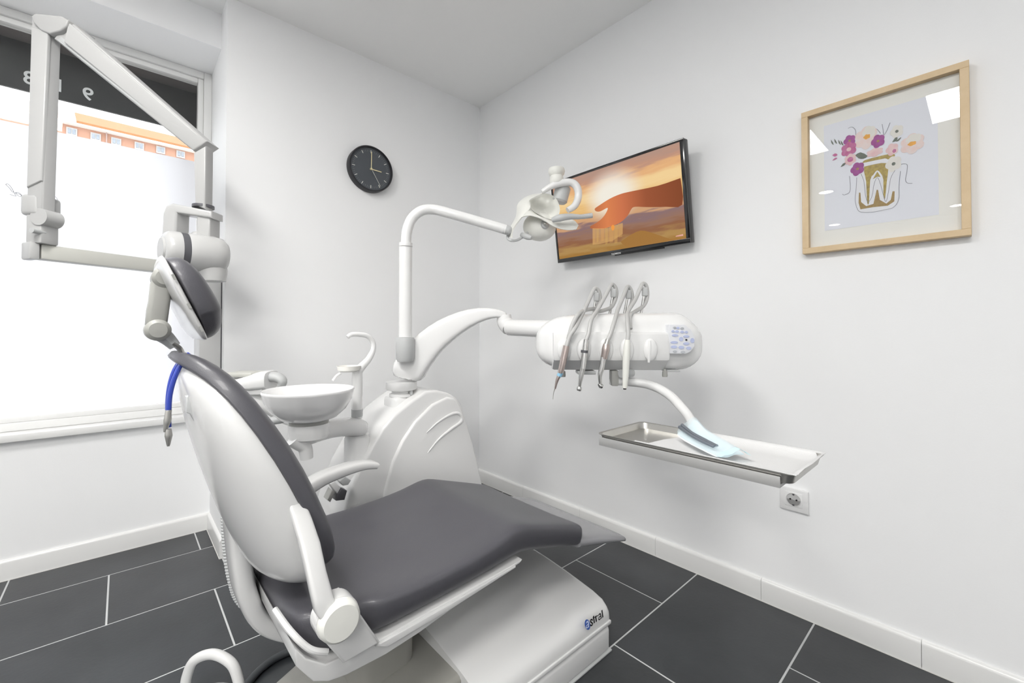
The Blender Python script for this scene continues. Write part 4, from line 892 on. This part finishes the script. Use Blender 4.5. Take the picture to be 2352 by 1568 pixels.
art('tooth_outline', [(470, 900), (520, 830), (560, 690), (700, 640), (880, 620), (1000, 690), (1090, 720), (1040, 900), (1060, 1150), (1020, 1270), (900, 1340), (600, 1378), (490, 1340), (450, 1200)], PAP, 4)
art('tooth_gold', [(570, 740), (720, 705), (880, 690), (905, 790), (885, 950), (862, 1180), (838, 1150), (838, 920), (800, 830), (752, 790), (700, 850), (655, 930), (640, 1240), (612, 1230), (600, 950), (572, 820)], GLD, 2)
art('tooth_gold', [(690, 915), (755, 808), (800, 880), (752, 880)], GLD, 0)
art('tooth_band', [(550, 690), (580, 650), (800, 590), (960, 560), (1000, 590), (900, 640), (860, 625), (600, 680)], GLD, 2)
art('tooth_base', [(500, 1100), (520, 1100), (530, 1230), (600, 1285), (700, 1255), (745, 1060), (765, 1060), (790, 1200), (880, 1250), (940, 1200), (965, 1080), (995, 1080), (990, 1220), (900, 1280), (700, 1300), (520, 1330), (495, 1240)], GLD2, 1)
for p in ([(470, 890), (465, 1000), (448, 1200), (480, 1330), (540, 1370), (680, 1370), (860, 1335), (980, 1300), (1050, 1190), (1055, 1000), (1075, 800)], [(530, 840), (570, 950), (590, 1130), (625, 1230), (680, 1150), (710, 980), (755, 890), (800, 990), (840, 1140), (875, 1225), (910, 1080), (940, 900), (1000, 790)],
          [(1050, 720), (1120, 700), (1170, 720), (1160, 830), (1145, 920), (1170, 965), (1240, 970)], [(370, 870), (380, 1000), (370, 1090), (300, 1130), (270, 1120)], [(350, 210), (400, 190), (450, 230), (455, 300)], [(840, 300), (830, 200), (820, 150)], [(850, 300), (890, 230), (930, 130)], [(800, 280), (760, 230), (720, 205)]): line('fine_line', p, 6, INKL)
def bloom(cx, cy, r, m, petals=5, mc=None, mr=.28, squash=.95, rot=0):
    pts = []
    for i in range(petals*8):
        a = 2*math.pi*i/(petals*8)+rot; rr = r*(.82+.20*abs(math.sin(petals*(a-rot)/2))); pts.append((cx+rr*math.cos(a), cy+rr*math.sin(a)*squash - .28*rr*math.cos(a)))
    f = art('flower', pts, m, 0)
    if mc: art('stamen', [(cx+r*mr*math.cos(t), cy+r*mr*.85*math.sin(t)-.2*r*mr*math.cos(t)) for t in [2*math.pi*i/10 for i in range(10)]], mc, 0, par=None)
for x, y in ((130, 400), (175, 385), (230, 400), (265, 410)): art('leaf', [(x-18, y-35), (x+8, y), (x+20, y+38), (x-10, y+15)], LEAF, 2)
bloom(600, 340, 165, PNK, 6, None); bloom(640, 260, 95, CRM, 5); bloom(610, 325, 50, ORG, 5, None, squash=.7)
bloom(1240, 420, 175, PNK, 6, None, squash=.8); bloom(1260, 350, 110, CRM, 5, squash=.6); bloom(1235, 420, 62, ORG, 5, squash=.5)
bloom(720, 540, 120, PIN, 6, None, squash=.5); bloom(960, 500, 90, PIN, 5, None); bloom(990, 520, 28, MAG, 5)
bloom(1025, 250, 95, CRM, 5, LEAF, .26); bloom(980, 700, 115, CRM, 5, LEAF, .24)
bloom(370, 380, 85, PUR, 5, GLD2, .22); bloom(360, 500, 110, MAG, 6, PIN, .3); bloom(380, 640, 85, PIN, 6, MAG, .5); bloom(765, 385, 98, PUR, 5, GLD2, .22); bloom(480, 770, 98, PUR, 5, GLD2, .22)
for p in ([(450, 580), (520, 540), (620, 590), (560, 630), (490, 620)], [(960, 400), (1000, 340), (1035, 335), (1020, 380)], [(1010, 390), (1060, 345), (1085, 335), (1045, 385)], [(245, 745), (280, 695), (320, 690), (290, 725)]): art('leaf', p, LEAF, 2)
for p in ([(130, 580), (170, 555), (205, 575), (165, 600)], [(130, 655), (170, 615), (200, 620), (165, 645)]): art('bud', p, MAG, 2)
put('glass', MB().box((-.017, PY0+FW, PZ0+FW), (-.0155, PY1-FW, PZ1-FW)), glass_mat('picture_glass', (1, 1, 1), 1.5), pf, smooth=0)

# ------------------------------------------------------------------ wall socket
so = thing('power_socket', (0, -1.811, .363), 'white square wall power socket below the tray', 'socket')
SW = mat('socket_white', (.80, .80, .80), .3, var=.01)
put('cover_plate', MB().box((-.011, -1.855, .362), (0, -1.768, .441), .003), SW, so)
put('insert', MB().box((-.0125, -1.838, .378), (-.005, -1.785, .428), .0015), SW, so)
put('well', MB().lathe([(.0225, 0), (.021, .002), (.0, .002)], (-.0145, -1.8115, .403), (1, 0, 0), 32, cap=False), mat('socket_well_grey', (.62, .62, .62), .5, var=.02), so)  # round well in its own light grey
for dy in (-.0095, .0095): put('pin_hole', MB().cyl((-.0150, -1.8115+dy, .404), (-.012, -1.8115+dy, .404), .0028, n=14), BLACK, so)
for z in (.385, .4215): put('earth_clip', MB().box((-.0152, -1.8145, z-.002), (-.011, -1.8085, z+.002)), DGREY, so, smooth=0)

# ------------------------------------------------------------------ foot control and hose on the floor
fc = thing('foot_control', at(488, 1600, z=0), 'white hoop handle of the foot control at the bottom edge', 'foot control')
fa, fb_ = at(424, 1590, z=.02), at(552, 1600, z=.02); top_ = at(490, 1492, y=(fa.y+fb_.y)/2)
mid = (fa+fb_)/2
hp_ = [fa + ZV*0, fa.lerp(mid, .08)+ZV*.045, fa.lerp(mid, .35)+ZV*.088, mid+ZV*.108, fb_.lerp(mid, .35)+ZV*.088, fb_.lerp(mid, .08)+ZV*.045, fb_]
put('hoop_handle', MB().tube(hp_, .0125, 16, 8), WHITE2, fc)
put('pedal_base', MB().lathe([(.0, 0), (.10, 0), (.105, .012), (.10, .022), (.06, .03), (0, .032)], mid-ZV*mid.z-FH*.062, n=40), LGREY, fc)
put('pedal_button', MB().lathe([(.016, .02), (.016, .045), (.012, .05), (0, .05)], mid-ZV*mid.z-FH*.03+RV*.028, n=20), BLACK, fc)
hs_ = [at(x, y, z=.011) for x, y in ((540, 1620), (572, 1565), (612, 1525), (655, 1500), (700, 1488), (760, 1480))]
tag(put('floor_hose', MB().tube(hs_, .0105, 12, 8), mat('dark_rubber_hose', (.05, .055, .06), .5, var=.05)), 'dark rubber hose curling over the tiles under the chair', 'hose')
